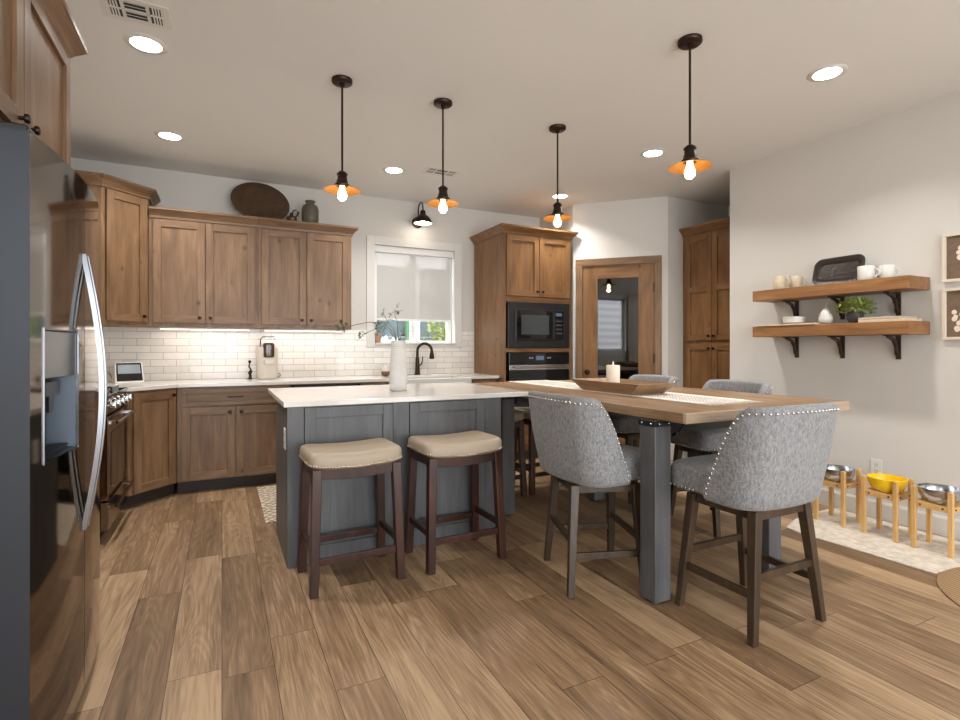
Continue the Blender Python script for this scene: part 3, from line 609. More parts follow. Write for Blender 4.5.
# ------------------------------------------------------------------ range
r = E('range', 'black stainless slide-in range with front knobs beyond the refrigerator', 'range', (-.638, 3.885, 0), R(90)); w = .757
MB().box(.0, w, .03, .525, .08, .90).build('body', BLACK, r, .003); MB().box(.01, w - .01, .06, .5, 0, .08).build('toe_kick', BLACK, r)
MB().box(.0, w, -.01, .525, .9, .918).build('cooktop', BLACKG, r, .003)
b = MB(); b.add([(0, -.005, .80), (w, -.005, .80), (w, .0, .9), (0, .0, .9), (0, .03, .80), (w, .03, .80), (w, .03, .9), (0, .03, .9)], [(0, 1, 2, 3), (7, 6, 5, 4), (0, 4, 5, 1), (3, 2, 6, 7), (0, 3, 7, 4), (1, 5, 6, 2)]); b.build('control_panel', BSTEEL, r)
b = MB(); b.lathe([(.026, 0), (.026, .012), (.021, .016), (.019, .036), (.0, .037)], n=18); b.box(-.005, .005, -.019, .019, .036, .042); b.rot(R(90), axis='X'); k0 = b.build('control_knob', STEEL, r); k0.location = (.07, -.004, .852)
for i in range(1, 5):
    k = k0.copy(); COL.objects.link(k); k.parent = r; k.location = (.07 + i * .154, -.004, .852)
od = MB().box(.006, w - .006, -.012, .03, .27, .79).build('oven_door', BSTEEL, r, .004); MB().box(.09, w - .09, -.015, -.0125, .34, .68).build('door_window', BLACKG, od)
b = MB(); b.tube([(.05, -.055, .745), (w - .05, -.055, .745)], .012, 12); b.box(.05, .075, -.055, -.012, .735, .755); b.box(w - .075, w - .05, -.055, -.012, .735, .755); b.build('handle', STEEL, od)
dd = MB().box(.006, w - .006, -.012, .03, .085, .262).build('drawer', BSTEEL, r, .004)
b = MB(); b.tube([(.05, -.05, .225), (w - .05, -.05, .225)], .011, 12); b.box(.05, .07, -.05, -.012, .217, .233); b.box(w - .07, w - .05, -.05, -.012, .217, .233); b.build('handle', BSTEEL, dd)
b = MB()
for cx in (.2, .56):
    for cy in (.14, .4):
        for a in (0, PI / 2): b.bar((cx - .13 * math.cos(a), cy - .1 * math.sin(a), .934), (cx + .13 * math.cos(a), cy + .1 * math.sin(a), .934), .01, .012)
        b.box(cx - .13, cx + .13, cy - .105, cy - .095, .9185, .94); b.box(cx - .13, cx + .13, cy + .095, cy + .105, .9185, .94); b.lathe([(.035, 0), (.035, .01), (0, .012)], (cx, cy, .9185), 16)
b.build('grate', BLACK, r)

# ------------------------------------------------------------------ island
i = E('kitchen_island', 'blue-grey panelled kitchen island with white quartz top', 'island', (.32, 3.04, 0)); w = 1.335; D = .64
b = MB(); b.box(0, w, .012, D, 0, .884); b.build('cabinet_body', IV, i, .002)
b = MB(); b.box(0, .088, -.002, .012, 0, .884); b.box(.60, .70, -.002, .012, 0, .884); b.box(1.215, w, -.002, .012, 0, .884); b.box(.088, .60, -.002, .012, 0, .10); b.box(.70, 1.215, -.002, .012, 0, .10); b.build('frame', IV, i, .002)
for x0, x1 in ((.092, .597), (.703, 1.212)):
    b = MB(); shaker(b, x0, x1, .104, .876, .012, t=.018, fw=.06, mv=0, mh=0); b.build('panel', IV, i, .002)
b = MB(); b.box(.30 - .32, 1.858 - .32, -.02, 1.07, .885, .915); b.build('countertop', QUARTZ, i, .003)
def outlet(x, y, z, rz, label, group=None):
    o = E('outlet', label, 'outlet', (x, y, z), rz); MB().box(-.036, .036, -.006, 0, -.058, .058).build('cover_plate', TRIMW, o, .002)
    b = MB()
    for q in (-.022, .022):
        b.box(-.009, -.006, -.0068, -.006, q - .006, q + .006); b.box(.006, .009, -.0068, -.006, q - .006, q + .006); b.lathe([(.004, 0), (.0, .001)], (0, 0, 0), 8)
    b2 = MB(); [b2.box(s_ * .007 - .0015, s_ * .007 + .0015, -.0072, -.0061, q - .006, q + .006) for s_ in (-1, 1) for q in (-.022, .022)]; [b2.box(-.003, .003, -.0072, -.0061, q - .016, q - .011) for q in (-.022, .022)]
    b2.build('slots', BLACK, o)
outlet(.32, 3.13, .70, R(-90), 'white outlet on the end panel of the island')
outlet(XR, 2.09, .36, R(-90), 'white wall outlet behind the dog bowl stands')

# ------------------------------------------------------------------ dining table
t = E('dining_table', 'counter-height wooden table with dark square legs butted against the island', 'table', (2.45, 2.83, 0))
TX0, TX1, TY0, TY1 = 1.862, 3.115, 1.69, 3.98
pl = 5; b = MB()
for k in range(pl):
    xa = TX0 + (TX1 - TX0) * k / pl; xb = TX0 + (TX1 - TX0) * (k + 1) / pl
    b.box(xa, xb - .0012, TY0 + .02, TY1, .868, .915, 0)
b.box(TX0, TX1, TY0, TY0 + .02, .868, .915, 1)
b.build('tabletop', [TABLEW, TABLEX], t, .002, world=True)
for x, y in ((1.866, 1.88), (2.67, 1.87), (1.848, 3.33), (2.67, 3.33)):
    l = MB().box(x - .05, x + .05, y - .05, y + .05, .012, .866).build('leg', IV, t, .004, world=True)
    MB().box(x - .03, x + .03, y - .03, y + .03, 0, .0125).build('foot_pad', BLACK, l)
    bb = MB(); bb.box(x - .055, x + .055, y - .055, y + .055, .84, .8665); o = bb.build('bracket', BLACK, l)
    bb = MB(); [bb.ball((x + q, y - .056, .853), .005) for q in (-.03, .03)]; [bb.ball((x - .056, y + q, .853), .006) for q in (-.03, .03)]; bb.build('bolt', STEEL, l)
for l in [o for o in t.children if o.name.startswith('leg')]:
    for ch in l.children: ch.data.transform(Matrix.Translation(-Vector(t.location)))
for y in (1.88, 3.33): MB().box(1.93, 2.62, y - .03, y + .03, .80, .866).build('cross_rail', BLACK, t, .002, world=True)
MB().box(2.25, 2.31, 1.94, 3.29, .80, .866).build('long_rail', BLACK, t, .002, world=True)
for x, y in ((1.96, 1.88), (2.6, 1.87)): MB().bar((x, y - .02, .78), (x + (.09 if x < 2.2 else -.09), y - .02, .862), .02, .006).build('brace', STEEL, t, world=True)
# runner, tray, candle
rn = E('table_runner', 'white fringed runner with grey woven pattern along the dining table', 'table runner', (2.44, 2.9, .9155)); b = MB()
b.box(-.2, .2, -.95, 1.03, 0, .004, 0); b.box(-.13, .13, -.95, 1.03, .004, .0045, 1); b.build('cloth', [RUNW, RUNP], rn)
b = MB()
for k in range(60):
    x = -.197 + .394 * k / 59; q = random.uniform(-.01, .01)
    for s_, y0 in ((-1, -.95), (1, 1.03)): b.bar((x, y0, .002), (x + q, y0 + s_ * random.uniform(.06, .085), .002), .004, .0035)
b.build('fringe', RUNW, rn)
tr = E('tray', 'long flared wooden tray holding the candle on the runner', 'tray', (2.39, 2.715, .9205)); L, Wd, H = .335, .165, .07; b = MB()
def rect(l, w_, z): return [(-w_, -l, z), (w_, -l, z), (w_, l, z), (-w_, l, z)]
vs = rect(L - .09, Wd - .03, 0) + rect(L, Wd, H) + rect(L - .016, Wd - .014, H) + rect(L - .10, Wd - .044, .012)
fs = [(3, 2, 1, 0), (12, 13, 14, 15)] + [(j * 4 + k, j * 4 + (k + 1) % 4, j * 4 + 4 + (k + 1) % 4, j * 4 + 4 + k) for j in range(3) for k in range(4)]
b.add(vs, fs); b.build('bowl', TRAYW, tr, .003)
cd = E('candle', 'ivory pillar candle standing in the wooden tray', 'candle', (2.395, 2.80, .933)); MB().lathe([(.044, 0), (.045, .004), (.045, .155), (.042, .16), (.02, .156), (0, .155)], n=28).build('wax', WAX, cd); b = MB(); b.lathe([(.004, .155), (.006, .165), (.0045, .178), (0, .19)], n=8); b.build('wick', WAX, cd)

# ------------------------------------------------------------------ upholstered counter chairs (face +y)
def chair_path():
    P = []; hw, hr, rc = .283, .255, .13
    for k in range(7): P.append((hw, .015 - (.015 + hr - rc) * k / 7))
    for k in range(9): a = PI / 2 * k / 8; P.append((hw - rc + rc * math.cos(a), -hr + rc - rc * math.sin(a)))
    for k in range(1, 5): x = (hw - rc) * (1 - k / 4); P.append((x, -hr - .014 * (1 - (x / (hw - rc)) ** 2)))
    return P + [(-x, y) for x, y in P[-2::-1]]
def make_chair(loc, rz, label):
    root = E('dining_chair', label, 'chair', loc, rz, 'grey upholstered counter chairs at the dining table')
    MB().cushion(.46, .46, .545, .665, .035, dome=.018, p=6, cy=.055).build('seat', GREYF, root)
    P = chair_path(); n = len(P); ln = [0]
    for k in range(1, n): ln.append(ln[-1] + math.dist(P[k], P[k - 1]))
    tot = ln[-1]; half = tot / 2; ZB, ZT = .54, .98; th = .05
    def ztop(s_):
        q = (abs(s_) - .31) / (half - .31)
        if q <= 0: return ZT - .008 * (abs(s_) / .31) ** 2
        q = min(1, q); e = q * q * (3 - 2 * q); return ZT - .008 - (ZT - .008 - .61) * (.7 * e + .3 * q ** 1.3)
    rings = []; top_out = []
    for k in range(n):
        x, y = P[k]; a = P[max(k - 1, 0)]; c = P[min(k + 1, n - 1)]; d = Vector((c[0] - a[0], c[1] - a[1])).normalized()
        out = Vector((-d.y, d.x)); 
        if out.dot(Vector((x, y + .05))) < 0: out = -out
        zt = ztop(ln[k] - half)
        def pos(z, o):
            f = (z - ZB) / (ZT - ZB); tp = .93 + .07 * min(1, f * 1.8); rear = max(0, min(1, (-y - .02) / .2))
            return (x * tp + out.x * o, y * tp + out.y * o - .04 * f * rear + .02 * (1 - f) * rear, z)
        ring = []
        for q in range(7): ring.append(pos(ZB + .012 + (zt - ZB - .03) * q / 6, 0))
        for q in range(1, 6): ang = PI * q / 6; ring.append(pos(zt - .018 + math.sin(ang) * .018, -th / 2 + th / 2 * math.cos(ang)))
        for q in range(7): ring.append(pos(ZB + .012 + (zt - ZB - .03) * (6 - q) / 6, -th))
        ring.append(pos(ZB, -th + .012)); ring.append(pos(ZB, -.012)); rings.append(ring); top_out.append((pos(max(zt - .028, ZB + .02), .001), out))
    k = len(rings[0]); b = MB(); vs = [v for r_ in rings for v in r_]
    fs = [(i_ * k + j, (i_ + 1) * k + j, (i_ + 1) * k + (j + 1) % k, i_ * k + (j + 1) % k) for i_ in range(n - 1) for j in range(k)] + [list(range(k)), list(range((n - 1) * k, n * k))[::-1]]
    b.add(vs, fs, 0, True); b.build('backrest', GREYF, root)
    # nailheads: down both wing fronts, across the back top, and round the seat front
    b = MB(); pts = [Vector(p) for p, o in top_out]; outs = [o for p, o in top_out]
    f0 = rings[0]; f1 = rings[-1]
    poly = [Vector(f0[0]) + Vector((.001, -.014, .01))] + [p + Vector((0, -.014 if j in (0, n - 1) else 0, 0)) for j, p in enumerate(pts)] + [Vector(f1[0]) + Vector((-.001, -.014, .01))]
    acc = 0; step = .026
    for a, c in zip(poly[:-1], poly[1:]):
        L_ = (c - a).length; 
        while acc < L_: b.ball(a.lerp(c, acc / L_), .0068, n=8, k=4); acc += step
        acc -= L_
    b.build('backrest_nailhead_trim', NAIL, root); b = MB()
    for q in range(19): b.ball((-.215 + .43 * q / 18, .2865 - .008 * abs(q - 9) / 9 * (1 if abs(q - 9) < 8 else 2.2), .562), .0054, n=8, k=4)
    for s_ in (-1, 1):
        for q in range(8): b.ball((s_ * .2315, .10 + .022 * q, .562), .0054, n=8, k=4)
    b.build('seat_nailhead_trim', NAIL, root)
    b = MB(); a = .172; b.box(-a, a, -a, -a + .025, .488, .529); b.box(-a, a, a - .025, a, .488, .529); b.box(-a, -a + .025, -a, a, .488, .529); b.box(a - .025, a, -a, a, .488, .529); b.box(-.155, .155, -.155, .155, .515, .546); b.build('seat_frame', CHAIRW, root, .002)
    tops = {}
    for sx in (-1, 1):
        for sy in (-1, 1):
            T, B_ = (sx * .162, sy * .158, .53), (sx * .228, sy * (.183 if sy > 0 else .197), 0); tops[sx, sy] = (Vector(T), Vector(B_))
            MB().leg(T, B_, .044, .032).build('leg', CHAIRW, root, .003)
    def at(sx, sy, z): T, B_ = tops[sx, sy]; return B_.lerp(T, z / .53)
    for A, B_, z in (((-1, -1), (-1, 1), .19), ((1, -1), (1, 1), .19), ((-1, 1), (1, 1), .26), ((-1, -1), (1, -1), .26)): MB().bar(at(*A, z), at(*B_, z), .02, .032).build('stretcher', CHAIRW, root, .002)
    return root
ch = make_chair((1.775, 2.23, 0), R(-90 - 19), 'grey tweed chair on the island side of the table, its back to the island stools')
CG = 'grey upholstered counter chairs at the dining table'
ch2 = copy_tree(ch, (2.162, 1.612, 0), R(0), 'grey tweed chair at the near end of the table, largest in view', CG)
copy_tree(ch, (3.055, 2.53, 0), R(82), 'grey chair across the table, its back showing wider and nearer than the other', CG)
copy_tree(ch, (3.055, 3.33, 0), R(84), 'grey chair across the table, its back showing behind the wooden tray', CG)

def swivel(root, a):           # the upholstered top turns on its legs
    for o in root.children:
        if o.name.split('.')[0] in ('seat', 'backrest', 'backrest_nailhead_trim', 'seat_nailhead_trim'): o.rotation_euler = (0, 0, R(a))
swivel(ch, 19); swivel(ch2, 0)
# ------------------------------------------------------------------ saddle stools
def make_stool(loc, rz, label):
    root = E('saddle_stool', label, 'stool', loc, rz, 'beige saddle stools')
    MB().cushion(.485, .36, .603, .682, .032, sag=.017, p=7).build('seat_cushion', BEIGE, root)
    b = MB(); pr = []; hx, hy = .242, .1795
    for q in range(721):
        t_ = 2 * PI * q / 720; ca, sa = math.cos(t_), math.sin(t_); pr.append((hx * math.copysign(abs(ca) ** (2 / 7), ca), hy * math.copysign(abs(sa) ** (2 / 7), sa)))
    vs = [(x * .998, y * .998, .619 + .017 * (2 * x / .485) ** 2 + dz) for x, y in pr[:-1:6] for dz in (-.004, .004)]; nb = len(vs) // 2
    b.add(vs, [(2 * q, 2 * ((q + 1) % nb), 2 * ((q + 1) % nb) + 1, 2 * q + 1) for q in range(nb)])
    acc = 0; step = .0148
    for p0, p1 in zip(pr[:-1], pr[1:]):
        acc += math.dist(p0, p1)
        if acc >= step: acc -= step; b.ball((p1[0], p1[1], .619 + .017 * (2 * p1[0] / .485) ** 2), .0062, n=6, k=4)
    b.build('nailhead_trim', BRASSN, root)
    b = MB()
    def rail(x0, y0, x1, y1, t_):
        N_ = 10; vs = []; d = Vector((x1 - x0, y1 - y0)).normalized(); nn = Vector((-d.y, d.x)) * t_ / 2
        for q in range(N_ + 1):
            f = q / N_; x = x0 + (x1 - x0) * f; y = y0 + (y1 - y0) * f; up = .017 * (2 * x / .485) ** 2; zb = .552 + up * 1.2; zt = .6045 + up
            vs += [(x - nn.x, y - nn.y, zb), (x + nn.x, y + nn.y, zb), (x + nn.x, y + nn.y, zt), (x - nn.x, y - nn.y, zt)]
        b.add(vs, [(q * 4 + j, q * 4 + (j + 1) % 4, q * 4 + 4 + (j + 1) % 4, q * 4 + 4 + j) for q in range(N_) for j in range(4)] + [(0, 1, 2, 3), (N_ * 4 + 3, N_ * 4 + 2, N_ * 4 + 1, N_ * 4)])
    rail(-.205, -.145, .205, -.145, .022); rail(-.205, .145, .205, .145, .022); rail(-.21, -.14, -.21, .14, .022); rail(.21, -.14, .21, .14, .022)
    b.build('apron', CHERRY, root, .002)
    tops = {}
    for sx in (-1, 1):
        for sy in (-1, 1):
            T, B_ = (sx * .203, sy * .140, .612), (sx * .222, sy * .168, 0); tops[sx, sy] = (Vector(T), Vector(B_)); MB().leg(T, B_, .046, .042).build('leg', CHERRY, root, .003)
    def at(sx, sy, z): T, B_ = tops[sx, sy]; return B_.lerp(T, z / .612)
    for A, B_, z in (((-1, -1), (1, -1), .16), ((-1, 1), (1, 1), .16), ((-1, -1), (-1, 1), .20), ((1, -1), (1, 1), .20)): MB().bar(at(*A, z), at(*B_, z), .02, .034).build('footrest_rail', CHERRY, root, .002)
    return root
st = make_stool((.615, 2.81, 0), R(2), 'beige leather saddle stool before the island, left of the pair in front')
copy_tree(st, (1.22, 2.81, 0), R(2), 'beige leather saddle stool before the island, right of the pair in front')
copy_tree(st, (1.99, 3.84, 0), 0, 'beige saddle stool half hidden behind the island corner, at the far table end')
copy_tree(st, (2.51, 3.84, 0), 0, 'beige saddle stool at the far table end, mostly hidden behind a grey chair')

# ------------------------------------------------------------------ lights
def make_pendant(loc, label):
    p = E('pendant_light', label, 'pendant light', loc, group='bronze pendant lights')
    b = MB(); b.lathe([(0, -.024), (.055, -.024), (.062, -.018), (.062, 0), (0, 0)], n=24); b.lathe([(.014, -.04), (.014, -.024)], n=10); b.build('canopy', BRONZE, p)
    MB().cyl((0, 0, -.565), (0, 0, -.03), .0065, 10).build('rod', BRONZE, p)
    MB().lathe([(.0, -.652), (.044, -.65), (.046, -.642), (.034, -.628), (.034, -.616), (.03, -.612), (.028, -.585), (.033, -.582), (.033, -.574), (.02, -.562), (.008, -.555)], n=20).build('socket', BRONZE, p)
    sh = MB(); sh.lathe([(.113, -.672), (.1125, -.666), (.08, -.644), (.045, -.63), (.02, -.626)], n=36, m=0); s_ = MB()
    vs = []; 
    b = MB(); pr_out = [(.110, -.674), (.08, -.662), (.045, -.650), (.02, -.645)]; pr_in = [(.110, -.6755), (.08, -.6645), (.045, -.6525), (.02, -.6475)]
    for pr, mi in ((pr_out, 0), (pr_in, 1)):
        n = 36; k = len(pr); vs = [(r_ * math.cos(2 * PI * i_ / n), r_ * math.sin(2 * PI * i_ / n), z) for i_ in range(n) for r_, z in pr]
        b.add(vs, [(i_ * k + j, ((i_ + 1) % n) * k + j, ((i_ + 1) % n) * k + j + 1, i_ * k + j + 1) for i_ in range(n) for j in range(k - 1)], mi, True)
    b.build('shade', [BRONZE, COPPER], p)
    MB().lathe([(0, -.738), (.012, -.736), (.024, -.724), (.028, -.706), (.024, -.688), (.016, -.67), (.014, -.65)], n=18).build('bulb', BULB, p)
    lamp('bulb_light', 'POINT', (0, 0, -.76), PEND_W, (1, .78, .52), p, shadow_soft_size=.03)
    return p
pd = make_pendant((.657, 3.23, CZ), 'bronze pendant over the left half of the island, leftmost of the four')
copy_tree(pd, (1.317, 3.226, CZ), 0, 'bronze pendant over the right half of the island, beside the wall sconce')
copy_tree(pd, (2.229, 3.22, CZ), 0, 'bronze pendant over the far half of the table, beside the oven tower crown')
copy_tree(pd, (2.228, 1.997, CZ), 0, 'bronze pendant over the near half of the table, rightmost and largest in view')
def make_down(loc, label):
    d = E('downlight', label, 'ceiling light', loc, group='recessed ceiling lights')
    MB().lathe([(.072, -.001), (.074, -.006), (.1, -.004), (.104, 0)], n=36).build('trim_ring', TRIMW, d); MB().lathe([(0, -.0035), (.073, -.0035), (.073, -.001), (0, -.001)], n=32).build('lens', LENS, d)
    lamp('lamp_light', 'AREA', (0, 0, -.012), DOWN_W, (1, .96, .91), d, shape='DISK', size=.14, spread=R(125)); return d
DL = [(-.366, 3.317, 'round recessed downlight beside the large ceiling vent, largest at upper left'), (-.36, 4.67, 'round recessed downlight near the left corner, above the corner cabinet'), (1.417, 4.658, 'round recessed downlight near the window, between two pendants'),
      (3.261, 4.664, 'round recessed downlight right behind the pendant by the oven tower'), (3.241, 3.291, 'round recessed downlight left of the rightmost pendant shade'), (3.226, 1.876, 'round recessed downlight at upper right, over the shelf side of the room')]
dl = make_down((DL[0][0], DL[0][1], CZ), DL[0][2])
for x, y, l in DL[1:]: copy_tree(dl, (x, y, CZ), 0, l)
for k, (x, y) in enumerate([(-.36, -.5), (1.42, -1.2), (3.23, -.5), (1.42, -3.2)]): copy_tree(dl, (x, y, CZ), 0, 'unseen downlight added behind the viewer to even out the room light')  # unseen downlights, added behind the view for more even light
def vent(loc, rz, label, sx, sy):
    v = E('ceiling_vent', label, 'vent', loc, rz, 'ceiling vents'); b = MB(); t_ = .003
    b.box(-sx, sx, -sy, -sy + .03, -t_, 0); b.box(-sx, sx, sy - .03, sy, -t_, 0); b.box(-sx, -sx + .03, -sy + .03, sy - .03, -t_, 0); b.box(sx - .03, sx, -sy + .03, sy - .03, -t_, 0)
    b.box(-sx * .36 - .008, -sx * .36 + .008, -sy + .03, sy - .03, -t_, 0); b.box(sx * .36 - .008, sx * .36 + .008, -sy + .03, sy - .03, -t_, 0); b.box(-sx + .03, sx - .03, -.008, .008, -t_, 0); b.build('frame', TRIMW, v, .001)
    MB().box(-sx + .02, sx - .02, -sy + .02, sy - .02, -.0015, 0).build('duct_shade', mat('vent_gap_shade', srgb(40, 38, 36), .8), v)  # thin dark plate painted as the shade inside the vent opening
    b = MB()
    for s_ in (-1, 1):
        for q in range(4): x = s_ * (sx * .36 + .022 + q * (sx * .64 - .056) / 3); b.box(x - .0035, x + .0035, -sy + .03, sy - .03, -.0028, -.002)
    for q in range(6): y = -sy + .035 + q * (2 * sy - .07) / 5; b.box(-sx * .36, sx * .36, y - .002, y + .002, -.0028, -.002)
    b.build('louver', TRIMW, v)
vent((-.375, 3.02, CZ), 0, 'white ceiling vent at the upper left, beside the large downlight', .145, .10); vent((1.825, 4.517, CZ), 0, 'small white ceiling vent behind the second pendant', .165, .09)
s = E('wall_sconce', 'bronze gooseneck barn sconce on the wall above the window', 'wall light', (1.965, YB, 2.615))
b = MB(); b.lathe([(.062, 0), (.062, .012), (.04, .022), (0, .024)], n=24); b.rot(R(90), axis='X'); b.build('wall_plate', BRONZE, s)
pts = [(0, -.02, 0), (0, -.035, .03), (0, -.04, .08)] + [(0, -.04 - .075 * (1 - math.cos(a)), .125 + .075 * math.sin(a)) for a in [PI * q / 10 for q in range(11)]] + [(0, -.19, .10)]
MB().tube(pts, .008, 10).build('arm', BRONZE, s); e = pts[-1]
b = MB()
for pr, mi in (([(.1, -.145), (.098, -.125), (.08, -.09), (.05, -.062), (.032, -.05), (.028, -.01), (.012, 0)], 0), ([(.099, -.146), (.096, -.128), (.078, -.093), (.048, -.066), (.02, -.056)], 1)):
    n = 28; k = len(pr); vs = [(r_ * math.cos(2 * PI * i_ / n), r_ * math.sin(2 * PI * i_ / n) + e[1], e[2] + z) for i_ in range(n) for r_, z in pr]
    b.add(vs, [(i_ * k + j, ((i_ + 1) % n) * k + j, ((i_ + 1) % n) * k + j + 1, i_ * k + j + 1) for i_ in range(n) for j in range(k - 1)], mi, True)
b.build('shade', [BRONZE, TRIMW], s); MB().ball((0, e[1], e[2] - .115), .03).build('bulb', SCL, s); lamp('bulb_light', 'POINT', (0, e[1], e[2] - .16), SCONCE_W, (1, .88, .74), s, shadow_soft_size=.04)

# roller shade
s = E('roller_shade', 'light grey roller shade pulled most of the way down the window', 'window shade', (1.95, 5.605, 0)); MB().box(-.464, .464, -.022, .04, 2.255, 2.328).build('cassette', VINYL, s, .006)
MB().box(-.435, .435, .008, .011, 1.535, 2.255).build('fabric', SHADEF, s); MB().box(-.435, .435, .002, .016, 1.512, 1.535).build('bottom_bar', VINYL, s, .003)
MB().cyl((.45, 0, 1.55), (.45, 0, 2.25), .0025, 6).build('pull_chain', VINYL, s)

# ------------------------------------------------------------------ things on the counters and cabinets
s = E('smart_display', 'small black-screened tabletop display in a white case on the corner counter', 'display', (-.695, 5.27, .915), R(28)); b = MB()
for q in range(1): b.add([(-.11, 0, 0), (.11, 0, 0), (.104, .035, .178), (-.104, .035, .178), (-.105, .12, 0), (.105, .12, 0)], [(0, 1, 2, 3), (3, 2, 5, 4), (0, 4, 5, 1), (0, 3, 4), (1, 5, 2)])
b.build('case', TRIMW, s, .004)
nrm = Vector((0, -.178, .035)).normalized()
def onface(x, f, o): return (x * 1.1 * (1 - .06 * f), .035 * f + nrm.y * o, .178 * f + nrm.z * o)
b = MB(); b.add([onface(-.09, .09, .001), onface(.09, .09, .001), onface(.09, .94, .001), onface(-.09, .94, .001)], [(0, 1, 2, 3)]); b.build('bezel', BLACKG, s)
b = MB(); b.add([onface(-.08, .44, .002), onface(.08, .44, .002), onface(.08, .86, .002), onface(-.08, .86, .002)], [(0, 1, 2, 3)]); b.build('screen', SCREEN, s)
b = MB(); b.tube([(-.1, .1, .04), (-.12, .1, .09), (-.17, .16, .12), (-.24, .25, .11)], .003, 6); b.build('power_cord', BLACK, s)
c = E('coffee_machine', 'cream pod coffee machine on the back counter', 'coffee machine', (.388, 5.40, .915), R(4)); b = MB()
b.cushion(.18, .24, 0, .31, .03, p=4, n=36, cy=.0); b.build('body', CREAM, c)
b = MB(); b.cushion(.10, .05, .14, .19, .015, p=4, n=24, cy=-.135); b.build('pod_tray', CREAM, c)
b = MB(); b.cushion(.10, .11, .205, .345, .02, p=4, n=24, cy=-.085); b.build('brew_head', BROWNC, c)
b = MB(); b.tube([(-.07, -.06, .26), (-.07, -.08, .38), (-.05, -.09, .40), (.05, -.09, .40), (.06, -.09, .36)], .007, 8); b.build('lever_handle', STEEL, c)
b = MB(); b.tube([(.088, .05, .04), (.12, .03, .045), (.125, .01, .03), (.09, -.02, .012)], .004, 6); b.build('power_cord', BLACK, c)
f = E('figurine', 'small dark twisted figurine left of the coffee machine', 'figurine', (.235, 5.40, .915)); b = MB()
b.tube([(-.01, 0, 0), (.012, 0, .03), (-.008, 0, .06), (.012, .0, .09), (-.006, 0, .12), (0, 0, .155)], .011, 8, r2=.006); b.tube([(.018, 0, .0), (.0, 0, .03), (.018, 0, .08)], .009, 8); b.ball((0, 0, .165), .015); b.lathe([(.03, 0), (.03, .004), (0, .005)], n=14); b.build('figure', BRONZE, f)
p = E('platter', 'large oval brown glazed platter leaning on the wall above the uppers', 'platter', (.335, 5.47, 2.41)); b = MB(); b.lathe([(0, -.012), (.12, -.012), (.17, -.004), (.262, .012), (.265, .018), (.255, .02), (.17, .006), (.12, -.004), (0, -.003)], n=48, sy=.76)
b.rot(R(78), axis='X').rot(R(8), axis='Y').move((0, -.0, .20)); b.build('dish', BROWNC, p)
p = E('mini_jug', 'tiny brown glazed jug between the oval platter and the tall vase', 'jug', (.60, 5.31, 2.4105)); b = MB(); b.lathe([(.025, 0), (.045, .012), (.052, .035), (.042, .06), (.018, .072), (.016, .09), (.02, .094), (0, .09)], n=20); b.build('body', BROWNC, p)
MB().tube([(.03, 0, .055), (.055, 0, .085), (.062, 0, .115)], .008, 8, r2=.011).build('spout', BROWNC, p); MB().tube([(.0, 0, .09), (.02, 0, .125), (.045, 0, .13)], .006, 8).build('handle', BROWNC, p)
p = tag(MB().lathe([(.06, 0), (.075, .02), (.08, .06), (.08, .15), (.068, .19), (.042, .205), (.04, .225), (.05, .235), (.046, .238), (.034, .222), (.034, .20), (0, .19)], n=28).build('stoneware_vase', GREENC), 'green-grey stoneware vase on top of the uppers', 'vase'); p.location = (.775, 5.33, 2.4105)
# window sill pot
def leaves_ball(b, c, rx, ry, rz, n, L, w, up=.4, m=0, lo=-1):
    for q in range(n):
        d = Vector((random.gauss(0, 1), random.gauss(0, 1), random.gauss(0, 1))).normalized()
        if d.z < lo: d.z = -d.z
        k = random.uniform(.35, 1) ; P = (c[0] + d.x * rx * k, c[1] + d.y * ry * k, c[2] + d.z * rz * k)
        dd = d + Vector((random.gauss(0, .5), random.gauss(0, .5), random.gauss(0, .5))); b.leaf(P, dd, (random.gauss(0, .3), random.gauss(0, .3), 1), L * random.uniform(.7, 1.2), w * random.uniform(.7, 1.2), m)
p = E('potted_plant', 'small pale terracotta pot with trailing plant on the window sill', 'potted plant', (1.515, 5.58, 1.2665)); MB().lathe([(.03, 0), (.042, .085), (.045, .088), (.045, .1), (.04, .1), (.038, .085), (0, .082)], n=20).build('pot', TERRA, p)
b = MB(); leaves_ball(b, (0, -.01, .16), .065, .05, .09, 70, .035, .022); b.build('foliage', LEAF2, p)
for q in range(4): MB().tube([(0, 0, .085), (random.uniform(-.03, .03), -.01, .15), (random.uniform(-.06, .06), -.02, .22)], .002, 5).build('stem', STEM, p)
p = E('brush_holder', 'small brown wooden dish holding a white scrubber beside the sink', 'dish', (1.545, 5.38, .915)); MB().lathe([(.025, 0), (.042, .015), (.046, .045), (.043, .05), (.036, .02), (0, .015)], n=20).build('bowl', mat('walnut_bowl', srgb(122, 84, 54), .5, noise=.15), p); MB().lathe([(.038, .0505), (.04, .075), (.03, .1), (.012, .105), (.012, .125), (0, .13)], n=18).build('scrubber', CERAM, p)
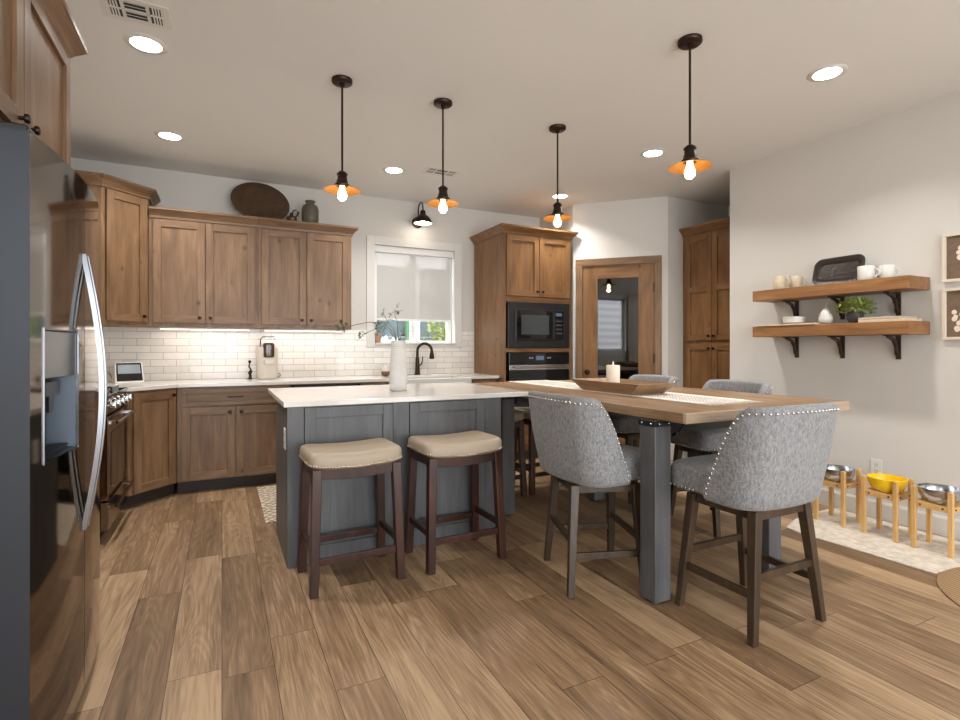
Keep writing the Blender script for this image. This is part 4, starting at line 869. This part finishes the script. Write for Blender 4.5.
# vase with branches on the island
v = E('branch_vase', 'tall white ribbed vase with thin leafy branches on the island', 'vase', (1.096, 3.50, .9155)); MB().lathe([(.052, 0), (.06, .006), (.062, .03), (.059, .16), (.052, .27), (.047, .335), (.05, .345), (.046, .346), (.042, .33), (.044, .05), (0, .04)], n=32).build('vessel', VASEC, v)
rd = Vector((math.cos(R(-26.26)), math.sin(R(-26.26)), 0))
def branch(pts, leaf_at, L=.05, w=.026, n=5):
    P = [Vector((0, 0, .30))] + [rd * a + Vector((0, q, z)) for a, q, z in pts]; br = MB().tube(P, .0028, 6, r2=.0015).build('branch', STEM, v); b = MB()
    for k in leaf_at:
        for q in range(n): d = Vector((random.gauss(0, 1), random.gauss(0, .6), random.gauss(.2, .8))); b.leaf(P[k] + Vector((random.uniform(-.02, .02), random.uniform(-.02, .02), random.uniform(-.02, .02))), d, (0, 0, 1), L * random.uniform(.7, 1.2), w * random.uniform(.7, 1.2))
    b.build('foliage', LEAF2, br)
branch([(-.03, 0, .40), (-.10, .01, .47), (-.2, .02, .475), (-.30, .02, .455), (-.37, .03, .435), (-.40, .03, .43)], (5, 6), n=6); branch([(-.04, -.02, .38), (-.11, -.03, .45), (-.19, -.03, .415), (-.25, -.03, .39), (-.27, -.03, .36)], (4, 5), .035, .018, 7)
branch([(-.02, .01, .41), (-.07, .02, .48), (-.1, .02, .54)], (2, 3), n=4); branch([(0, .01, .40), (.0, .02, .47), (-.02, .02, .53), (.0, .02, .56)], (3, 4), .04, .02, 6); branch([(.01, -.02, .37), (.03, -.03, .40)], (1, 2), .035, .018, 7)

# ------------------------------------------------------------------ shelves on the right wall
def shelf(zt, zb, label, pot):
    s = E('floating_shelf', label, 'shelf', (XR, 2.33, zb), 0, 'wooden wall shelves'); MB().box(-.262, -.001, -.555, .54, 0, zt - zb).build('board', SHELFW, s, .003)
    for y in (2.662, 2.314, 1.953):
        b = MB(); q = y - 2.33; b.box(-.012, -.001, q - .014, q + .014, -.168, -.0005); b.box(-.17, -.012, q - .014, q + .014, -.01, -.0005)
        pts = [(-.012 - .005, -.14), (-.03, -.12), (-.04, -.075), (-.07, -.035), (-.11, -.02), (-.14, -.012)]
        for (a, z), (a2, z2) in zip(pts[:-1], pts[1:]): b.bar((a, q, z), (a2, q, z2), .022, .014)
        b.build('bracket', IRON, s)
shelf(1.675, 1.592, 'upper brown wooden wall shelf holding mugs and a dark tray', 0); shelf(1.384, 1.30, 'lower brown wooden wall shelf holding a leafy plant and boards', 0)
def mug(x, y, z, r, h, m, label, group, ang):
    o = E('mug', label, 'mug', (x, y, z + .0005), ang, group); MB().lathe([(r * .86, 0), (r, .012), (r, h - .002), (r - .002, h), (r - .006, h - .004), (r - .006, .012), (0, .01)], n=24).build('cup', m, o)
    MB().tube([(r - .003, 0, h * .82)] + [(r + .028 * math.sin(PI * q / 8), 0, h * (.82 - .6 * q / 8)) for q in range(1, 8)] + [(r - .003, 0, h * .22)], .005, 8).build('handle', m, o); return o
SZ = 1.675
mug(4.00, 2.69, SZ, .047, .106, TANC, 'tan mug at the left end of the upper shelf, nearer the end', 'tan mugs', R(-75)); mug(4.09, 2.615, SZ, .047, .104, TANC, 'tan mug partly hidden behind the leftmost mug on the upper shelf', 'tan mugs', R(-75))
mug(4.0, 2.065, SZ, .05, .10, CERAM, 'white mug right against the dark tray on the upper shelf', 'white mugs', R(-80)); mug(4.09, 1.985, SZ, .05, .10, CERAM, 'white mug at the right end of the upper shelf', 'white mugs', R(-80))
b = MB(); t_ = E('serving_tray', 'dark hammered oval-cornered tray leaning on the wall above the upper shelf', 'tray', (4.10, 2.30, SZ + .0005)); hx, hz = .18, .105
def rr(hx, hz, y, r_=.06, n=6):
    out = []
    for cx, cz, a0 in ((hx - r_, hz - r_, 0), (-hx + r_, hz - r_, PI / 2), (-hx + r_, -hz + r_, PI), (hx - r_, -hz + r_, 1.5 * PI)):
        for q in range(n + 1): a = a0 + PI / 2 * q / n; out.append((cx + r_ * math.cos(a), y, cz + r_ * math.sin(a)))
    return out
R1 = [rr(hx - .05, hz - .05, .02, .03), rr(hx, hz, -.012), rr(hx - .006, hz - .006, -.014), rr(hx - .045, hz - .045, .008, .035)]; k = len(R1[0]); vs = [v_ for r_ in R1 for v_ in r_]
b.add(vs, [(j * k + q, j * k + (q + 1) % k, (j + 1) * k + (q + 1) % k, (j + 1) * k + q) for j in range(3) for q in range(k)], 0, True); b.add(R1[0], [list(range(k))]); b.add(R1[3], [list(range(k))])
b.rot(R(-14), axis='X').rot(R(-90)).move((0, 0, .108)); b.build('dish', DTRAY, t_)
SZ = 1.384
o = tag(MB().box(-.11, .11, -.24, .24, 0, .012).build('serving_board', mat('pale_wood_board', srgb(206, 188, 162), .6, noise=.06), None, .003), 'thin pale board under the small bowl on the lower shelf', 'board'); o.location = (4.02, 2.60, SZ + .0005)
o = tag(MB().lathe([(.05, 0), (.075, .012), (.08, .054), (.077, .056), (.07, .016), (0, .012)], n=28).build('bowl', CERAM), 'shallow cream bowl on the pale board, lower shelf', 'bowl'); o.location = (4.02, 2.585, SZ + .013)
o = E('pear_ornament', 'white ceramic pear between bowl and plant on the lower shelf', 'ornament', (4.0, 2.335, SZ + .0005)); MB().lathe([(.025, 0), (.043, .012), (.048, .042), (.04, .075), (.024, .105), (.014, .122), (0, .13)], n=24).build('fruit', CERAM, o); MB().tube([(0, 0, .126), (.004, .0, .142), (.012, -.008, .16)], .003, 6).build('stem', CERAM, o)
p = E('potted_plant', 'bushy green plant in a dark pot on the lower shelf', 'potted plant', (4.02, 2.145, SZ + .0005)); MB().lathe([(.035, 0), (.05, .03), (.052, .065), (.046, .08), (.042, .07), (0, .065)], n=22).build('pot', mat('charcoal_pot', srgb(60, 60, 60), .45, noise=.2), p)
b = MB(); leaves_ball(b, (0, 0, .105), .10, .125, .07, 850, .023, .017, lo=-.45); b.build('foliage', LEAF, p)
bx = [('boards', (1.80, 2.085), .018, 0, srgb(206, 190, 164), 'pale flat board at the stack bottom, right of the plant on the lower shelf'), ('x', (1.83, 2.085), .016, .0185, srgb(188, 172, 150), 'flat board on top of the pale board, lower shelf right end')]
for _, (y0, y1), h, dz, c_, lab in bx: o = tag(MB().box(-.1, .1, -(y1 - y0) / 2, (y1 - y0) / 2, 0, h).build('serving_board', mat('board_wood', c_, .6, noise=.05), None, .003), lab, 'board', 'boards on the lower shelf'); o.location = (4.04, (y0 + y1) / 2, SZ + .0005 + dz)
def picture(z0, z1, label):
    p = E('framed_print', label, 'picture', (XR, 1.522, (z0 + z1) / 2), R(-90), 'framed cotton prints'); hw, hh = .18, (z1 - z0) / 2; b = MB(); t_ = .018
    b.box(-hw, hw, -.03, -.001, hh - t_, hh); b.box(-hw, hw, -.03, -.001, -hh, -hh + t_); b.box(-hw, -hw + t_, -.03, -.001, -hh + t_, hh - t_); b.box(hw - t_, hw, -.03, -.001, -hh + t_, hh - t_); b.build('frame', PFRAME, p, .002)
    MB().box(-hw + t_, hw - t_, -.012, -.001, -hh + t_, hh - t_).build('print', PICB, p)
    b = MB(); random.seed(int(z0 * 100))
    for q in range(22): cx = random.uniform(-.125, -.02) if z0 < 1.5 else random.uniform(-.11, .02); cz = random.uniform(-.12, .03) if z0 < 1.5 else random.uniform(-.02, .06); b.lathe([(0, -.0015), (random.uniform(.008, .017), -.0005), (0, 0)], (0, 0, 0), 10); n_ = 10 * 3; b.v[-n_:] = [(v_[0] + cx, -.0125 + v_[2], v_[1] * 1.1 + cz) for v_ in b.v[-n_:]]
    b.build('cotton_stems', COTTON, p)
picture(1.63, 1.938, 'upper of two cotton-flower prints at the right edge'); picture(1.262, 1.59, 'lower of two cotton-flower prints at the right edge')

# ------------------------------------------------------------------ dog bowls, mats, rugs
def stand(loc, label):
    s = E('bowl_stand', label, 'bowl stand', loc, 0, 'bamboo dog bowl stands'); a = .09
    for sx in (-1, 1):
        for sy in (-1, 1): MB().box(sx * a - .012, sx * a + .012, sy * a - .012, sy * a + .012, 0, .372).build('leg', BAMBOO, s, .002)
    def xbar(p, q): MB().bar(p, q, .018, .03).build('cross_bar', BAMBOO, s, .001)
    xbar((-a + .008, -a + .008, .27), (a - .008, a - .008, .27)); xbar((-a + .008, a - .008, .27), (a - .008, -a + .008, .27))
    for y in (-a, a): MB().box(-a + .012, a - .012, y - .008, y + .008, .252, .285).build('cross_bar', BAMBOO, s, .001)
    for x in (-a, a): MB().box(x - .008, x + .008, -a + .012, a - .012, .252, .285).build('cross_bar', BAMBOO, s, .001)
    b = MB(); [b.ball((-a - .009, y, .27), .006, n=8, k=4) for y in (-.055, .055)]; [b.ball((x, -a - .009, .27), .006, n=8, k=4) for x in (-.055, .055)]; b.build('bolt', IRON, s); return s
sd = stand((3.84, 2.165, .0065), 'bamboo stand under the steel bowl nearest the chair'); copy_tree(sd, (3.84, 1.86, .0065), 0, 'bamboo stand under the yellow bowl'); copy_tree(sd, (3.84, 1.585, .0065), 0, 'bamboo stand under the steel bowl at the right edge')
def dbowl(loc, m, label): o = tag(MB().lathe([(.06, .0), (.085, .012), (.101, .05), (.103, .078), (.1075, .081), (.1075, .085), (.100, .085), (.1, .05), (.08, .016), (0, .008)], n=36).build('dog_bowl', m), label, 'dog bowl', 'dog bowls'); o.location = loc
for y, m_, l_ in ((2.165, STEEL, 'steel dog bowl in the bamboo stand nearest the chair'), (1.86, YELLOW, 'yellow dog bowl in the middle bamboo stand'), (1.585, STEEL, 'steel dog bowl in the bamboo stand at the right edge')): dbowl((3.84, y, .2925), m_, l_)
o = tag(MB().prism([(3.42, 1.43), (3.80, 1.40), (4.12, 1.42), (4.13, 2.36), (3.9, 2.35), (3.62, 2.32), (3.40, 2.24), (3.38, 2.14), (3.40, 1.9)], 0.0005, .006).build('floor_mat', MATF), 'cream woven mat under the dog bowl stands', 'mat')
b = MB(); b.lathe([(0, .0005), (.62, .0005), (.63, .006), (.62, .012), (0, .012)], n=64, sx=.87, sy=.96); o = tag(b.build('braided_rug', JUTE), 'brown braided rug at the right edge of the floor', 'rug'); o.location = (3.52, .82, 0)
o = tag(MB().box(.27, 1.7, 3.88, 4.90, .0005, .009).build('kitchen_rug', RUGP), 'patterned beige rug on the kitchen floor behind the island', 'rug')

# ------------------------------------------------------------------ outside the windows, and the curtain behind the viewer
g = struct(MB().box(-9, 9, YB + .2, 13, -.4, -.3).build('ground', GRASS)); struct(MB().box(-9, XL - .3, -9, 5, -.4, -.3).build('ground', GRASS))
f = E('garden_fence', 'blue-grey board fence outside the kitchen window', 'fence', (2, 8.6, -.3)); b = MB(); [b.box(-2.5, 5, 0, .02, .1 + k * .2, .299 + k * .2) for k in range(14)]; b.build('boards', FENCE, f)
for x in (-1.5, .86, 1.0, 3.2): MB().box(x - .05, x + .05, -.08, -.001, 0, 2.95).build('post', mat('green_post', srgb(56, 104, 66), .7) if x == .86 else VINYL, f)
for x, y, r_, m_, l_ in ((3.2, 7.7, .42, LEAF3, 'yellow-green shrub outside the window, right side'), (2.2, 7.4, .36, BLOOM, 'white flowering shrub outside the window, left side')):
    s = E('shrub', l_, 'shrub', (x, y, -.3)); b = MB(); leaves_ball(b, (0, 0, 1.5 if m_ is LEAF3 else 1.15), r_, r_, .5, 700, .09, .06); b.build('foliage', m_, s); MB().tube([(0, 0, 0), (.03, 0, .5), (0, 0, 1.1)], .03, 8).build('stem', STEM, s)
tag(MB().box(-5.2, -5, -4, 3, -.3, 4.5).build('neighbouring_house', SIDING), 'grey sided house wall reflected in the pantry door glass', 'house')
b = MB(); n = 40; vs = []
for q in range(n + 1): y = -.62 + .44 * q / n; x = XL + .06 + .02 * math.sin(q * 1.3); vs += [(x, y, .1), (x, y, 2.5), (x + .004, y, .1), (x + .004, y, 2.5)]
b.add(vs, [f_ for q in range(n) for f_ in ((q * 4, q * 4 + 1, q * 4 + 5, q * 4 + 4), (q * 4 + 2, q * 4 + 6, q * 4 + 7, q * 4 + 3))], 0, True); tag(b.build('curtain', CURT), 'white curtain reflected in the pantry door glass', 'curtain')
